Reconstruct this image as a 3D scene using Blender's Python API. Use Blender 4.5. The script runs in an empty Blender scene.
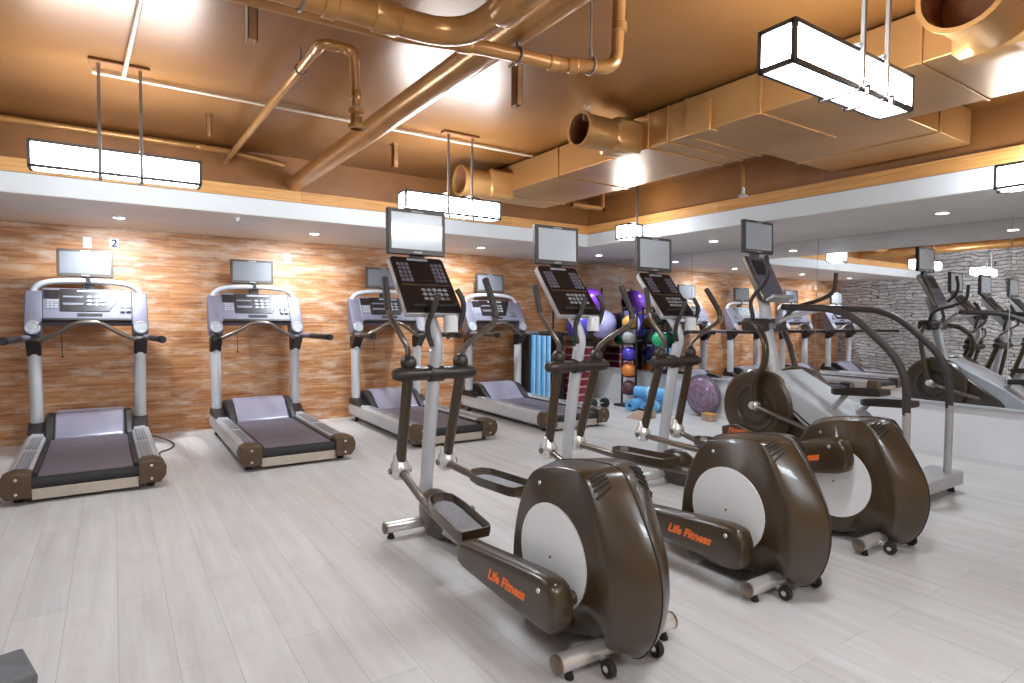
import bpy, bmesh, math, random
from mathutils import Vector, Matrix
random.seed(7)
SC = bpy.context.scene
COL = SC.collection
PI = math.pi

# ------------------------------------------------------------------ camera, world, exposure
FPX, YAW, PITCH, ROLL, CAMH = 600.0, math.radians(33.65), math.radians(2.23), math.radians(-0.44), 1.32
fw = Vector((math.sin(YAW)*math.cos(PITCH), math.cos(YAW)*math.cos(PITCH), -math.sin(PITCH)))
rt = Vector((math.cos(YAW), -math.sin(YAW), 0)); dn = fw.cross(rt)
r2 = math.cos(ROLL)*rt + math.sin(ROLL)*dn
d2 = -math.sin(ROLL)*rt + math.cos(ROLL)*dn
cam_data = bpy.data.cameras.new('camera'); cam = bpy.data.objects.new('camera', cam_data); COL.objects.link(cam)
mw = Matrix((( r2.x, -d2.x, -fw.x, 0), (r2.y, -d2.y, -fw.y, 0), (r2.z, -d2.z, -fw.z, CAMH), (0, 0, 0, 1)))
cam.matrix_world = mw
cam_data.sensor_width = 36.0; cam_data.lens = FPX/1024*36.0
cam_data.clip_start = 0.05; cam_data.clip_end = 100
SC.camera = cam

SC.view_settings.view_transform = 'Standard'; SC.view_settings.look = 'None'
SC.view_settings.gamma = 1.0; SC.view_settings.exposure = 0.86
SC.view_settings.use_curve_mapping = False

world = bpy.data.worlds.new('world'); SC.world = world; world.use_nodes = True
bg = world.node_tree.nodes['Background']
bg.inputs['Color'].default_value = (1.0, 0.70, 0.45, 1); bg.inputs['Strength'].default_value = 0.28
SC.cycles.caustics_reflective = False; SC.cycles.caustics_refractive = False
SC.cycles.use_denoising = True
SC.cycles.max_bounces = 8; SC.cycles.diffuse_bounces = 5; SC.cycles.glossy_bounces = 4
SC.cycles.sample_clamp_indirect = 6.0

PENDANT_EMIT = 40.0
DOWN_WATT = 80.0
LAMP_COL = (0.82, 0.92, 1.0)

# ------------------------------------------------------------------ materials
M = {}
def nd(nt, typ, **kw):
    n = nt.nodes.new(typ)
    for k, v in kw.items():
        if k in n.inputs: n.inputs[k].default_value = v
        else: setattr(n, k, v)
    return n
def base(name):
    m = bpy.data.materials.new(name); m.use_nodes = True; M[name] = m
    return m, m.node_tree, m.node_tree.nodes['Principled BSDF']
def mat(name, col, rough=0.5, metal=0.0, vary=0.10, scale=8.0, bump=0.0, bscale=60.0, coat=0.0, spec=0.5, stretch=(1, 1, 1)):
    m, nt, p = base(name)
    tc = nd(nt, 'ShaderNodeTexCoord'); mp = nd(nt, 'ShaderNodeMapping'); mp.inputs['Scale'].default_value = stretch
    nt.links.new(tc.outputs['Object'], mp.inputs['Vector'])
    nz = nd(nt, 'ShaderNodeTexNoise', Scale=scale, Detail=4.0)
    nt.links.new(mp.outputs['Vector'], nz.inputs['Vector'])
    cr = nd(nt, 'ShaderNodeValToRGB')
    cr.color_ramp.elements[0].position = 0.3; cr.color_ramp.elements[1].position = 0.7
    cr.color_ramp.elements[0].color = (*[max(0, c*(1-vary)) for c in col], 1)
    cr.color_ramp.elements[1].color = (*[min(1, c*(1+vary)) for c in col], 1)
    nt.links.new(nz.outputs['Fac'], cr.inputs['Fac']); nt.links.new(cr.outputs['Color'], p.inputs['Base Color'])
    p.inputs['Roughness'].default_value = rough; p.inputs['Metallic'].default_value = metal
    p.inputs['Specular IOR Level'].default_value = spec; p.inputs['Coat Weight'].default_value = coat
    if bump:
        b2 = nd(nt, 'ShaderNodeTexNoise', Scale=bscale, Detail=3.0)
        nt.links.new(mp.outputs['Vector'], b2.inputs['Vector'])
        bp = nd(nt, 'ShaderNodeBump', Strength=bump, Distance=0.01)
        nt.links.new(b2.outputs['Fac'], bp.inputs['Height']); nt.links.new(bp.outputs['Normal'], p.inputs['Normal'])
    return m
def emit(name, col, strength, base_col=(0.9, 0.9, 0.9)):
    m, nt, p = base(name)
    p.inputs['Base Color'].default_value = (*base_col, 1)
    p.inputs['Emission Color'].default_value = (*col, 1); p.inputs['Emission Strength'].default_value = strength
    p.inputs['Roughness'].default_value = 0.4
    return m

mat('bronze', (0.048, 0.027, 0.010), 0.32, 0.0, 0.12, 5, coat=0.25, spec=0.7)
mat('bronze_dark', (0.035, 0.024, 0.018), 0.42, 0.0, 0.15, 8)
mat('black_plastic', (0.022, 0.018, 0.018), 0.45, 0.0, 0.2, 20, bump=0.05, bscale=300)
mat('rubber', (0.018, 0.016, 0.016), 0.7, 0.0, 0.2, 30, bump=0.1, bscale=200)
mat('grip', (0.045, 0.035, 0.032), 0.55, 0.0, 0.15, 40, bump=0.1, bscale=250)
mat('silver', (0.50, 0.49, 0.50), 0.34, 0.35, 0.06, 12)
mat('silver_light', (0.56, 0.56, 0.58), 0.40, 0.1, 0.05, 10)
mat('chrome', (0.78, 0.76, 0.74), 0.26, 0.55, 0.08, 12)
mat('steel_dark', (0.22, 0.18, 0.15), 0.28, 0.8, 0.15, 12)
mat('disc_white', (0.88, 0.88, 0.89), 0.42, 0.0, 0.03, 6)
mat('pedal_pad', (0.30, 0.30, 0.32), 0.6, 0.0, 0.2, 80, bump=0.3, bscale=150)
mat('hood', (0.29, 0.27, 0.345), 0.28, 0.15, 0.08, 5)
mat('belt', (0.15, 0.125, 0.15), 0.55, 0.0, 0.12, 30, bump=0.1, bscale=400)
mat('foot_rail', (0.30, 0.31, 0.34), 0.5, 0.1, 0.1, 30)
mat('cap_brown', (0.09, 0.052, 0.026), 0.45, 0.0, 0.15, 10, bump=0.05, bscale=200)
mat('cap_silver', (0.52, 0.44, 0.36), 0.45, 0.2, 0.08, 10)
mat('ear', (0.170, 0.155, 0.200), 0.5, 0.1, 0.12, 6)
mat('keypad', (0.16, 0.15, 0.18), 0.4, 0.0, 0.2, 40)
mat('console_dark', (0.014, 0.008, 0.008), 0.38, 0.0, 0.3, 14)
mat('button', (0.34, 0.34, 0.36), 0.4, 0.0, 0.1, 30)
mat('screen_glass', (0.50, 0.53, 0.57), 0.22, 0.0, 0.12, 2.2, coat=0.5)
mat('screen_dim', (0.17, 0.17, 0.19), 0.42, 0.0, 0.15, 2.2)
mat('orange_print', (0.95, 0.20, 0.04), 0.5, 0.0, 0.05, 20)
mat('bezel', (0.075, 0.058, 0.045), 0.45, 0.0, 0.1, 10)
mat('cup', (0.80, 0.80, 0.82), 0.4, 0.0, 0.04, 10)
mat('white_paint', (0.68, 0.68, 0.69), 0.55, 0.0, 0.03, 3)
mat('soffit', (0.84, 0.79, 0.75), 0.55, 0.0, 0.05, 2)
mat('low_wall', (0.72, 0.72, 0.74), 0.5, 0.0, 0.03, 3)
mat('ledge_grey', (0.45, 0.45, 0.47), 0.4, 0.1, 0.06, 10)
mat('upper_wall', (0.24, 0.09, 0.022), 0.5, 0.0, 0.18, 2.2, bump=0.06, bscale=40)
mat('duct', (0.46, 0.235, 0.082), 0.36, 0.6, 0.12, 2.0, bump=0.03, bscale=6)
mat('pipe', (0.43, 0.205, 0.065), 0.28, 0.4, 0.14, 6)
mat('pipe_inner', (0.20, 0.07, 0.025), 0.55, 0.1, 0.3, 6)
mat('conduit', (0.62, 0.50, 0.38), 0.35, 0.3, 0.1, 10)
mat('rod', (0.24, 0.21, 0.19), 0.35, 0.5, 0.1, 10)
mat('bracket', (0.24, 0.11, 0.04), 0.5, 0.2, 0.2, 10)
mat('lamp_frame', (0.10, 0.09, 0.085), 0.35, 0.6, 0.1, 10)
mat('plate_white', (0.62, 0.62, 0.62), 0.5, 0.0, 0.03, 10)
mat('ink_blue', (0.01, 0.01, 0.10), 0.9, 0.0, 0.1, 10, spec=0.05)
mat('ball_purple', (0.22, 0.05, 0.50), 0.28, 0.0, 0.1, 4)
mat('ball_lavender', (0.50, 0.46, 0.80), 0.3, 0.0, 0.12, 3)
mat('ball_blue', (0.08, 0.06, 0.50), 0.3, 0.0, 0.12, 3)
mat('ball_green', (0.03, 0.50, 0.22), 0.35, 0.0, 0.12, 8)
mat('ball_orange', (0.85, 0.26, 0.05), 0.45, 0.0, 0.15, 12)
mat('ball_amber', (0.75, 0.38, 0.08), 0.45, 0.0, 0.15, 12)
mat('ball_grey', (0.36, 0.37, 0.36), 0.5, 0.0, 0.15, 12)
mat('ball_maroon', (0.14, 0.06, 0.06), 0.5, 0.0, 0.2, 12)
mat('ball_black', (0.03, 0.03, 0.035), 0.4, 0.0, 0.2, 12)
mat('mat_blue', (0.16, 0.50, 0.86), 0.6, 0.0, 0.08, 12, bump=0.1, bscale=200)
mat('mat_pale', (0.52, 0.72, 0.88), 0.6, 0.0, 0.08, 12, bump=0.1, bscale=200)
mat('step_red', (0.30, 0.03, 0.05), 0.5, 0.0, 0.1, 12)
mat('step_pink', (0.80, 0.55, 0.58), 0.5, 0.0, 0.1, 12)
mat('dome_purple', (0.25, 0.16, 0.24), 0.3, 0.0, 0.35, 22, bump=0.3, bscale=25, coat=0.4)
mat('beige', (0.45, 0.30, 0.22), 0.6, 0.0, 0.15, 12)
mat('box_grey', (0.13, 0.13, 0.14), 0.6, 0.0, 0.35, 9, bump=0.2, bscale=80)
mat('box_maroon', (0.15, 0.02, 0.03), 0.6, 0.0, 0.3, 30)
emit('lamp_panel', LAMP_COL, PENDANT_EMIT)
emit('down_lens', (0.95, 0.98, 1.0), 14.0)

def m_mirror():
    m, nt, p = base('mirror')
    nz = nd(nt, 'ShaderNodeTexNoise', Scale=0.8)
    cr = nd(nt, 'ShaderNodeValToRGB')
    cr.color_ramp.elements[0].color = (0.86, 0.88, 0.90, 1); cr.color_ramp.elements[1].color = (0.90, 0.91, 0.92, 1)
    nt.links.new(nz.outputs['Fac'], cr.inputs['Fac']); nt.links.new(cr.outputs['Color'], p.inputs['Base Color'])
    p.inputs['Metallic'].default_value = 1.0; p.inputs['Roughness'].default_value = 0.0
m_mirror()

def plank_mat(name, axis, rowh, plank, cols, patch, patch_amt, rough, bump, mortar_col, mortar=0.0015, grain=(1.2, 22), patch_scale=3.0, spec=0.5, smear=2.5, warp=0.0):
    """rows of boards; axis = (along, across) world axes"""
    m, nt, p = base(name); L = nt.links.new
    tc = nd(nt, 'ShaderNodeTexCoord'); sx = nd(nt, 'ShaderNodeSeparateXYZ'); L(tc.outputs['Object'], sx.inputs[0])
    cb = nd(nt, 'ShaderNodeCombineXYZ'); L(sx.outputs[axis[0]], cb.inputs[0]); L(sx.outputs[axis[1]], cb.inputs[1])
    bv = cb.outputs[0]
    if warp:
        wn = nd(nt, 'ShaderNodeTexNoise', Scale=2.6, Detail=3.0); L(cb.outputs[0], wn.inputs['Vector'])
        wa = nd(nt, 'ShaderNodeVectorMath', operation='MULTIPLY_ADD'); L(wn.outputs['Color'], wa.inputs[0]); wa.inputs[1].default_value = (warp*2, warp, 0); L(cb.outputs[0], wa.inputs[2]); bv = wa.outputs[0]
    br = nd(nt, 'ShaderNodeTexBrick'); L(bv, br.inputs['Vector'])
    br.offset = 0.37; br.offset_frequency = 2; br.squash = 1.0
    br.inputs['Color1'].default_value = (0, 0, 0, 1); br.inputs['Color2'].default_value = (1, 1, 1, 1); br.inputs['Mortar'].default_value = (0.5, 0.5, 0.5, 1)
    br.inputs['Scale'].default_value = 1.0; br.inputs['Brick Width'].default_value = plank; br.inputs['Row Height'].default_value = rowh
    br.inputs['Mortar Size'].default_value = mortar; br.inputs['Mortar Smooth'].default_value = 0.2; br.inputs['Bias'].default_value = 0.0
    ramp = nd(nt, 'ShaderNodeValToRGB'); el = ramp.color_ramp.elements
    while len(el) < len(cols): el.new(0.5)
    for i, c in enumerate(cols): el[i].position = i/(len(cols)-1); el[i].color = (*c, 1)
    mp = nd(nt, 'ShaderNodeMapping'); mp.inputs['Scale'].default_value = (grain[0], grain[1], 1); L(cb.outputs[0], mp.inputs['Vector'])
    g = nd(nt, 'ShaderNodeTexNoise', Scale=1.0, Detail=7.0, Roughness=0.62); L(mp.outputs[0], g.inputs['Vector'])
    mix = nd(nt, 'ShaderNodeMath', operation='MULTIPLY_ADD'); 
    bw = nd(nt, 'ShaderNodeSeparateColor'); L(br.outputs['Color'], bw.inputs[0])
    L(bw.outputs[0], mix.inputs[0]); mix.inputs[1].default_value = 0.26
    gs = nd(nt, 'ShaderNodeMath', operation='MULTIPLY_ADD'); L(g.outputs['Fac'], gs.inputs[0]); gs.inputs[1].default_value = 1.7; gs.inputs[2].default_value = -0.5
    L(gs.outputs[0], mix.inputs[2]); L(mix.outputs[0], ramp.inputs['Fac'])
    mp2 = nd(nt, 'ShaderNodeMapping'); mp2.inputs['Scale'].default_value = (1.0, smear, 1); L(cb.outputs[0], mp2.inputs['Vector'])
    pn = nd(nt, 'ShaderNodeTexNoise', Scale=patch_scale, Detail=6.0, Roughness=0.65); L(mp2.outputs[0], pn.inputs['Vector'])
    pr = nd(nt, 'ShaderNodeValToRGB'); pr.color_ramp.elements[0].position = 0.48; pr.color_ramp.elements[1].position = 0.68
    pr.color_ramp.elements[1].color = (patch_amt, patch_amt, patch_amt, 1)
    L(pn.outputs['Fac'], pr.inputs['Fac'])
    mx = nd(nt, 'ShaderNodeMix', data_type='RGBA'); L(pr.outputs['Color'], mx.inputs[0]); L(ramp.outputs['Color'], mx.inputs[6]); mx.inputs[7].default_value = (*patch, 1)
    mo = nd(nt, 'ShaderNodeMix', data_type='RGBA'); L(br.outputs['Fac'], mo.inputs[0]); L(mx.outputs[2], mo.inputs[6]); mo.inputs[7].default_value = (*mortar_col, 1)
    L(mo.outputs[2], p.inputs['Base Color'])
    p.inputs['Roughness'].default_value = rough; p.inputs['Specular IOR Level'].default_value = spec
    bh = nd(nt, 'ShaderNodeMath', operation='MULTIPLY_ADD'); L(br.outputs['Fac'], bh.inputs[0]); bh.inputs[1].default_value = -1.5; L(mix.outputs[0], bh.inputs[2])
    bp = nd(nt, 'ShaderNodeBump', Strength=bump, Distance=0.01); L(bh.outputs[0], bp.inputs['Height']); L(bp.outputs['Normal'], p.inputs['Normal'])
    return m
plank_mat('wall_wood', (0, 2), 0.095, 0.85, [(0.17, 0.05, 0.018), (0.40, 0.155, 0.052), (0.57, 0.27, 0.11), (0.70, 0.42, 0.24)], (0.72, 0.56, 0.43), 0.75, 0.42, 0.25, (0.28, 0.11, 0.04), 0.001, (2.2, 34), 2.4, smear=4.0)
plank_mat('floor_wood', (1, 0), 0.19, 1.25, [(0.55, 0.52, 0.505), (0.65, 0.625, 0.61), (0.72, 0.695, 0.68), (0.77, 0.75, 0.74)], (0.60, 0.52, 0.47), 0.45, 0.40, 0.05, (0.42, 0.39, 0.37), 0.0012, (0.9, 14), 2.2)
plank_mat('stone', (1, 2), 0.075, 0.36, [(0.18, 0.16, 0.15), (0.45, 0.43, 0.42), (0.68, 0.66, 0.65), (0.84, 0.83, 0.82)], (0.30, 0.21, 0.16), 0.5, 0.8, 0.9, (0.07, 0.065, 0.06), 0.006, (7, 18), 5.0, warp=0.2)
plank_mat('trim_wood_x', (0, 2), 0.6, 2.4, [(0.42, 0.17, 0.04), (0.66, 0.31, 0.09), (0.78, 0.45, 0.17)], (0.50, 0.20, 0.05), 0.35, 0.5, 0.05, (0.2, 0.08, 0.03), 0.001, (2, 55), 3.0, smear=6)
plank_mat('trim_wood_y', (1, 2), 0.6, 2.4, [(0.42, 0.17, 0.04), (0.66, 0.31, 0.09), (0.78, 0.45, 0.17)], (0.50, 0.20, 0.05), 0.35, 0.5, 0.05, (0.2, 0.08, 0.03), 0.001, (2, 55), 3.0, smear=6)

def m_ceiling():
    m, nt, p = base('ceiling_paint'); L = nt.links.new
    tc = nd(nt, 'ShaderNodeTexCoord')
    n1 = nd(nt, 'ShaderNodeTexNoise', Scale=0.9, Detail=5.0); L(tc.outputs['Object'], n1.inputs['Vector'])
    cr = nd(nt, 'ShaderNodeValToRGB'); cr.color_ramp.elements[0].position = 0.3; cr.color_ramp.elements[1].position = 0.72
    cr.color_ramp.elements[0].color = (0.19, 0.070, 0.014, 1); cr.color_ramp.elements[1].color = (0.29, 0.125, 0.036, 1)
    L(n1.outputs['Fac'], cr.inputs['Fac']); L(cr.outputs['Color'], p.inputs['Base Color'])
    p.inputs['Roughness'].default_value = 0.34; p.inputs['Metallic'].default_value = 0.25; p.inputs['Specular IOR Level'].default_value = 0.6
    n2 = nd(nt, 'ShaderNodeTexNoise', Scale=3.0, Detail=3.0); L(tc.outputs['Object'], n2.inputs['Vector'])
    bp = nd(nt, 'ShaderNodeBump', Strength=0.12, Distance=0.02); L(n2.outputs['Fac'], bp.inputs['Height']); L(bp.outputs['Normal'], p.inputs['Normal'])
m_ceiling()

# ------------------------------------------------------------------ geometry helpers
def spline(pts, n=8):
    """Catmull-Rom through points"""
    P = [Vector(p) for p in pts]
    if len(P) < 3: return P
    Q = [2*P[0]-P[1]] + P + [2*P[-1]-P[-2]]
    out = []
    for i in range(1, len(Q)-2):
        for k in range(n):
            t = k/n
            a, b, c, d = Q[i-1], Q[i], Q[i+1], Q[i+2]
            out.append(0.5*((2*b) + (c-a)*t + (2*a-5*b+4*c-d)*t*t + (3*b-a-3*c+d)*t**3))
    out.append(P[-1]); return out
def rounded(pts, r, n=6):
    """polyline with corners of radius r"""
    P = [Vector(p) for p in pts]; out = [P[0]]
    for i in range(1, len(P)-1):
        a, b, c = P[i-1], P[i], P[i+1]
        u = (a-b); v = (c-b); k = min(r, u.length*0.49, v.length*0.49)
        s, e = b+u.normalized()*k, b+v.normalized()*k
        for j in range(n+1):
            t = j/n; out.append((1-t)**2*s + 2*t*(1-t)*b + t*t*e)
    out.append(P[-1]); return out

class MB:
    def __init__(s): s.v = []; s.f = []
    def add(s, vs, fs):
        o = len(s.v); s.v += [tuple(v) for v in vs]; s.f += [tuple(i+o for i in f) for f in fs]; return s
    def box(s, x0, x1, y0, y1, z0, z1, mtx=None):
        vs = [Vector(p) for p in ((x0,y0,z0),(x1,y0,z0),(x1,y1,z0),(x0,y1,z0),(x0,y0,z1),(x1,y0,z1),(x1,y1,z1),(x0,y1,z1))]
        if mtx: vs = [mtx @ v for v in vs]
        return s.add(vs, [(0,3,2,1),(4,5,6,7),(0,1,5,4),(1,2,6,5),(2,3,7,6),(3,0,4,7)])
    def loft(s, rings, cap=True, closed_path=False):
        n = len(rings[0]); vs = [p for r in rings for p in r]; fs = []
        m = len(rings)
        for i in range(m if closed_path else m-1):
            a, b = i*n, ((i+1) % m)*n
            for k in range(n): fs.append((a+k, a+(k+1) % n, b+(k+1) % n, b+k))
        if cap and not closed_path: fs += [tuple(reversed(range(n))), tuple(range((m-1)*n, m*n))]
        return s.add(vs, fs)
    def tube(s, path, r, seg=12, cap=True, flat=1.0, up=None, closed=False):
        P = [Vector(p) for p in path]; rings = []; N = None
        rs = r if isinstance(r, (list, tuple)) else [r]*len(P)
        if len(rs) != len(P): rs = [rs[0] + (rs[-1]-rs[0])*i/(len(P)-1) for i in range(len(P))]
        for i, p in enumerate(P):
            if closed: t = P[(i+1) % len(P)]-P[i-1]
            else: t = P[min(i+1, len(P)-1)]-P[max(i-1, 0)]
            t.normalize()
            if N is None:
                u = Vector(up) if up else (Vector((0,0,1)) if abs(t.z) < 0.9 else Vector((0,1,0)))
                N = (u - t*u.dot(t)).normalized()
            else: N = (N - t*N.dot(t)).normalized()
            B = t.cross(N)
            rings.append([p + (N*math.cos(a)*flat + B*math.sin(a))*rs[i] for a in [2*PI*k/seg for k in range(seg)]])
        return s.loft(rings, cap, closed)
    def cyl(s, a, b, r, seg=16, r2=None): return s.tube([a, b], [r, r if r2 is None else r2], seg)
    def lathe(s, prof, c=(0,0,0), axis='z', seg=24, ring=False):
        """prof: (radius, height) pairs along axis"""
        c = Vector(c); rings = []
        for (r, h) in prof:
            ring = []
            for k in range(seg):
                a = 2*PI*k/seg; u, v = r*math.cos(a), r*math.sin(a)
                q = {'z': (u, v, h), 'x': (h, u, v), 'y': (v, h, u)}[axis]
                ring.append(c+Vector(q))
            rings.append(ring)
        return s.loft(rings, not ring, ring)
    def ball(s, c, r, seg=24, rings=14, sc=(1,1,1), mtx=None):
        R = []
        for i in range(rings+1):
            th = PI*(0.003 + 0.994*i/rings)
            ring = []
            for k in range(seg):
                a = 2*PI*k/seg
                v = Vector((r*sc[0]*math.sin(th)*math.cos(a), r*sc[1]*math.sin(th)*math.sin(a), -r*sc[2]*math.cos(th)))
                if mtx: v = mtx @ v
                ring.append(Vector(c)+v)
            R.append(ring)
        return s.loft(R)
    def prism(s, poly, x0, x1, axis='x'):
        """poly of 2D points extruded along axis: x -> (y,z), y -> (x,z), z -> (x,y)"""
        f = {'x': lambda p, h: (h, p[0], p[1]), 'y': lambda p, h: (p[0], h, p[1]), 'z': lambda p, h: (p[0], p[1], h)}[axis]
        return s.loft([[f(p, x0) for p in poly], [f(p, x1) for p in poly]])
    def grid_box(s, *a, **k): return s.box(*a, **k)

def recalc(me):
    bm = bmesh.new(); bm.from_mesh(me); bmesh.ops.recalc_face_normals(bm, faces=bm.faces); bm.to_mesh(me); bm.free()
def obj(name, mb, material, parent=None, bevel=0.0, smooth=True, label=None, angle=38, bseg=2):
    me = bpy.data.meshes.new(name); me.from_pydata(mb.v, [], mb.f); me.update(); recalc(me)
    me.materials.append(M[material])
    if smooth:
        me.shade_smooth(); me.set_sharp_from_angle(angle=math.radians(angle))
    o = bpy.data.objects.new(name, me); COL.objects.link(o)
    if parent: o.parent = parent
    if bevel:
        b = o.modifiers.new('bevel', 'BEVEL'); b.width = bevel; b.segments = bseg; b.limit_method = 'ANGLE'; b.angle_limit = math.radians(50)
        b.harden_normals = False
    if label: o['label'] = label
    return o
def tag(o, label, cat, group=None):
    o['label'] = label; o['category'] = cat
    if group: o['group'] = group
    return o
def struct(o): o['kind'] = 'structure'; return o
def thing(name, label, cat, loc=(0,0,0), group=None, rotz=0):
    o = bpy.data.objects.new(name, None); COL.objects.link(o); o.location = loc; o.rotation_euler = (0, 0, rotz); o.empty_display_size = 0.1
    return tag(o, label, cat, group)
def copy_tree(o, parent=None):
    c = o.copy(); COL.objects.link(c)
    if parent: c.parent = parent
    for ch in list(o.children): copy_tree(ch, c)
    return c
def text_mesh(name, body, size, mtx, material, parent=None, extrude=0.002, shear=0.0, bold=0.0):
    cu = bpy.data.curves.new(name, 'FONT'); cu.body = body; cu.size = size; cu.extrude = extrude; cu.shear = shear; cu.offset = bold
    cu.align_x = 'CENTER'; cu.align_y = 'CENTER'; cu.resolution_u = 3
    t = bpy.data.objects.new(name, cu); COL.objects.link(t)
    bpy.context.view_layer.update()
    me = bpy.data.meshes.new_from_object(t.evaluated_get(bpy.context.evaluated_depsgraph_get()))
    bpy.data.objects.remove(t); bpy.data.curves.remove(cu)
    me.name = name; me.transform(mtx); me.materials.clear(); me.materials.append(M[material])
    o = bpy.data.objects.new(name, me); COL.objects.link(o)
    if parent: o.parent = parent
    return o
def frame_mtx(origin, right, up):
    r = Vector(right).normalized(); u = Vector(up); u = (u-r*u.dot(r)).normalized(); n = r.cross(u); o = Vector(origin)
    return Matrix(((r.x,u.x,n.x,o.x),(r.y,u.y,n.y,o.y),(r.z,u.z,n.z,o.z),(0,0,0,1)))

# ------------------------------------------------------------------ the room
XL, XR, YB, YF, ZC = -1.25, 6.72, 7.75, -2.5, 2.82
SOF = 2.25; BYF = 5.93; BXF = 5.10; TR0, TR1 = 2.40, 2.505; LEDGE = 0.54
struct(obj('floor', MB().box(XL-0.1, XR+0.2, YF, YB+0.1, -0.1, 0), 'floor_wood', smooth=False))
struct(obj('ceiling', MB().box(XL-0.1, XR+0.2, YF, YB+0.1, ZC, ZC+0.1), 'ceiling_paint', smooth=False))
struct(obj('wall_back', MB().box(XL-0.1, XR+0.2, YB, YB+0.1, 0, ZC), 'wall_wood', smooth=False))
struct(obj('wall_left', MB().box(XL-0.1, XL, YF, YB, 0, ZC), 'stone', smooth=False))
struct(obj('wall_right', MB().box(XR, XR+0.15, YF, YB, 0, ZC), 'low_wall', smooth=False))
# dropped bulkheads along the back and right walls
struct(obj('trim_1', MB().prism([(XL, BYF), (BXF, BYF), (BXF, YF), (XR, YF), (XR, YB), (XL, YB)], SOF, TR0, 'z'), 'white_paint', smooth=False))
struct(obj('trim_2', MB().prism([(XL, BYF-0.02), (BXF-0.02, BYF-0.02), (BXF-0.02, BYF+0.05), (XL, BYF+0.05)], TR0, TR1, 'z'), 'trim_wood_x', smooth=False))
struct(obj('trim_3', MB().prism([(BXF-0.02, BYF-0.02), (BXF-0.02, YF), (BXF+0.05, YF), (BXF+0.05, BYF-0.02)], TR0, TR1, 'z'), 'trim_wood_y', smooth=False))
struct(obj('trim_4', MB().prism([(XL, BYF+0.01), (BXF+0.01, BYF+0.01), (BXF+0.01, YF), (XR, YF), (XR, YB), (XL, YB)], TR1, ZC, 'z'), 'upper_wall', smooth=False))
struct(obj('trim_5', MB().prism([(XL, BYF+0.012), (BXF+0.012, BYF+0.012), (BXF+0.012, YF), (XR-0.001, YF), (XR-0.001, YB-0.001), (XL+0.001, YB-0.001)], SOF-0.004, SOF, 'z'), 'soffit', smooth=False))
struct(obj('baseboard_right', MB().box(XR-0.015, XR, YF, YB, 0, 0.05), 'white_paint', smooth=False))
struct(obj('trim_6', MB().box(XR-0.035, XR, YF, YB, LEDGE-0.025, LEDGE), 'ledge_grey', bevel=0.004))

mir = thing('wall_mirror', 'frameless wall mirror above the low white wall on the right', 'mirror', (XR, 0, LEDGE))
for y0, y1 in ((YF, 2.02), (2.02, 3.80), (3.80, 5.58), (5.58, YB)):
    obj('mirror_pane', MB().box(-0.006, 0, y0+0.003, y1-0.003, 0.001, SOF-LEDGE-0.006), 'mirror', mir, smooth=False)

# ------------------------------------------------------------------ ceiling works
def pendant(x0, x1, yc, zb, label, rods, wid=0.135, hgt=0.14, tick=3):
    t = thing('pendant_lamp', label, 'pendant lamp', ((x0+x1)/2, yc, zb), 'pendant box lamps')
    w = (x1-x0)/2; d = wid/2; e = 0.017
    panels = MB()
    obj('diffuser', MB().box(-w+e*.6, w-e*.6, -d+e*.6, d-e*.6, e*.4, hgt-e*.6), 'lamp_panel', t, smooth=False)
    f = MB()
    for sy in (-d, d):
        for z in (0, hgt): f.box(-w, w, sy-e/2, sy+e/2, z-e/2, z+e/2)
    for sx in (-w, w):
        for sy in (-d, d): f.box(sx-e/2, sx+e/2, sy-e/2, sy+e/2, -e/2, hgt+e/2)
        for z in (0, hgt): f.box(sx-e/2, sx+e/2, -d, d, z-e/2, z+e/2)
    obj('lamp_frame', f, 'lamp_frame', t, smooth=False)
    for rx in rods:
        r = MB(); q = 0.009
        # a stirrup under the box and two uprights, the front one carried up to the ceiling
        r.box(rx-q, rx+q, -d-0.05, d+0.02, -0.02, -0.006)
        r.box(rx-q, rx+q, -d-0.028, -d-0.012, -0.02, ZC-zb-0.015)
        r.box(rx-q, rx+q, d+0.006, d+0.02, -0.02, hgt+0.03)
        r.box(rx-q, rx+q, -d-0.02, d+0.02, hgt+0.015, hgt+0.03)
        r.box(rx-q, rx+q, -d-0.05, -d-0.034, -0.045, -0.006)
        obj('hanger', r, 'rod', t, bevel=0.002)
    if len(rods) > 1:
        obj('shadow_plate', MB().box(rods[0]-0.05, rods[-1]+0.05, -d-0.06, -d+0.03, ZC-zb-0.02, ZC-zb-0.002), 'upper_wall', t, bevel=0.004)  # plate coloured dark to stand for the shadow around the rod tops
    return t
pendant(-0.38, 0.485, 4.43, 2.165, 'long glowing box lamp hanging at far left above the second treadmill row', (-0.10, 0.11))['label'] = 'long glowing box lamp hanging at the left, above the leftmost treadmill'
pendant(1.92, 2.79, 4.46, 2.17, 'long glowing box lamp hanging behind the monitor of the nearest elliptical', (-0.075, 0.145))
pendant(2.05, 2.95, 1.335, 2.255, 'nearest and largest glowing box lamp, hanging at upper right below the square duct', (-0.01, 0.185))
pendant(4.53, 4.72, 4.70, 2.18, 'small glowing cube lamp hanging near the far room corner', (0.0,), wid=0.19)
pendant(4.755, 4.945, 1.45, 2.18, 'small glowing cube lamp hanging at the right edge beside the timber trim', (0.0,), wid=0.16)
# added lamps, unseen by the camera, to light the near end of the room
pendant(-0.45, 0.45, 0.2, 2.25, 'added unseen box lamp overhead beside the viewpoint', (-0.1, 0.1))
pendant(2.0, 2.9, -1.2, 2.25, 'added unseen box lamp overhead behind the viewpoint', (-0.1, 0.1))

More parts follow.
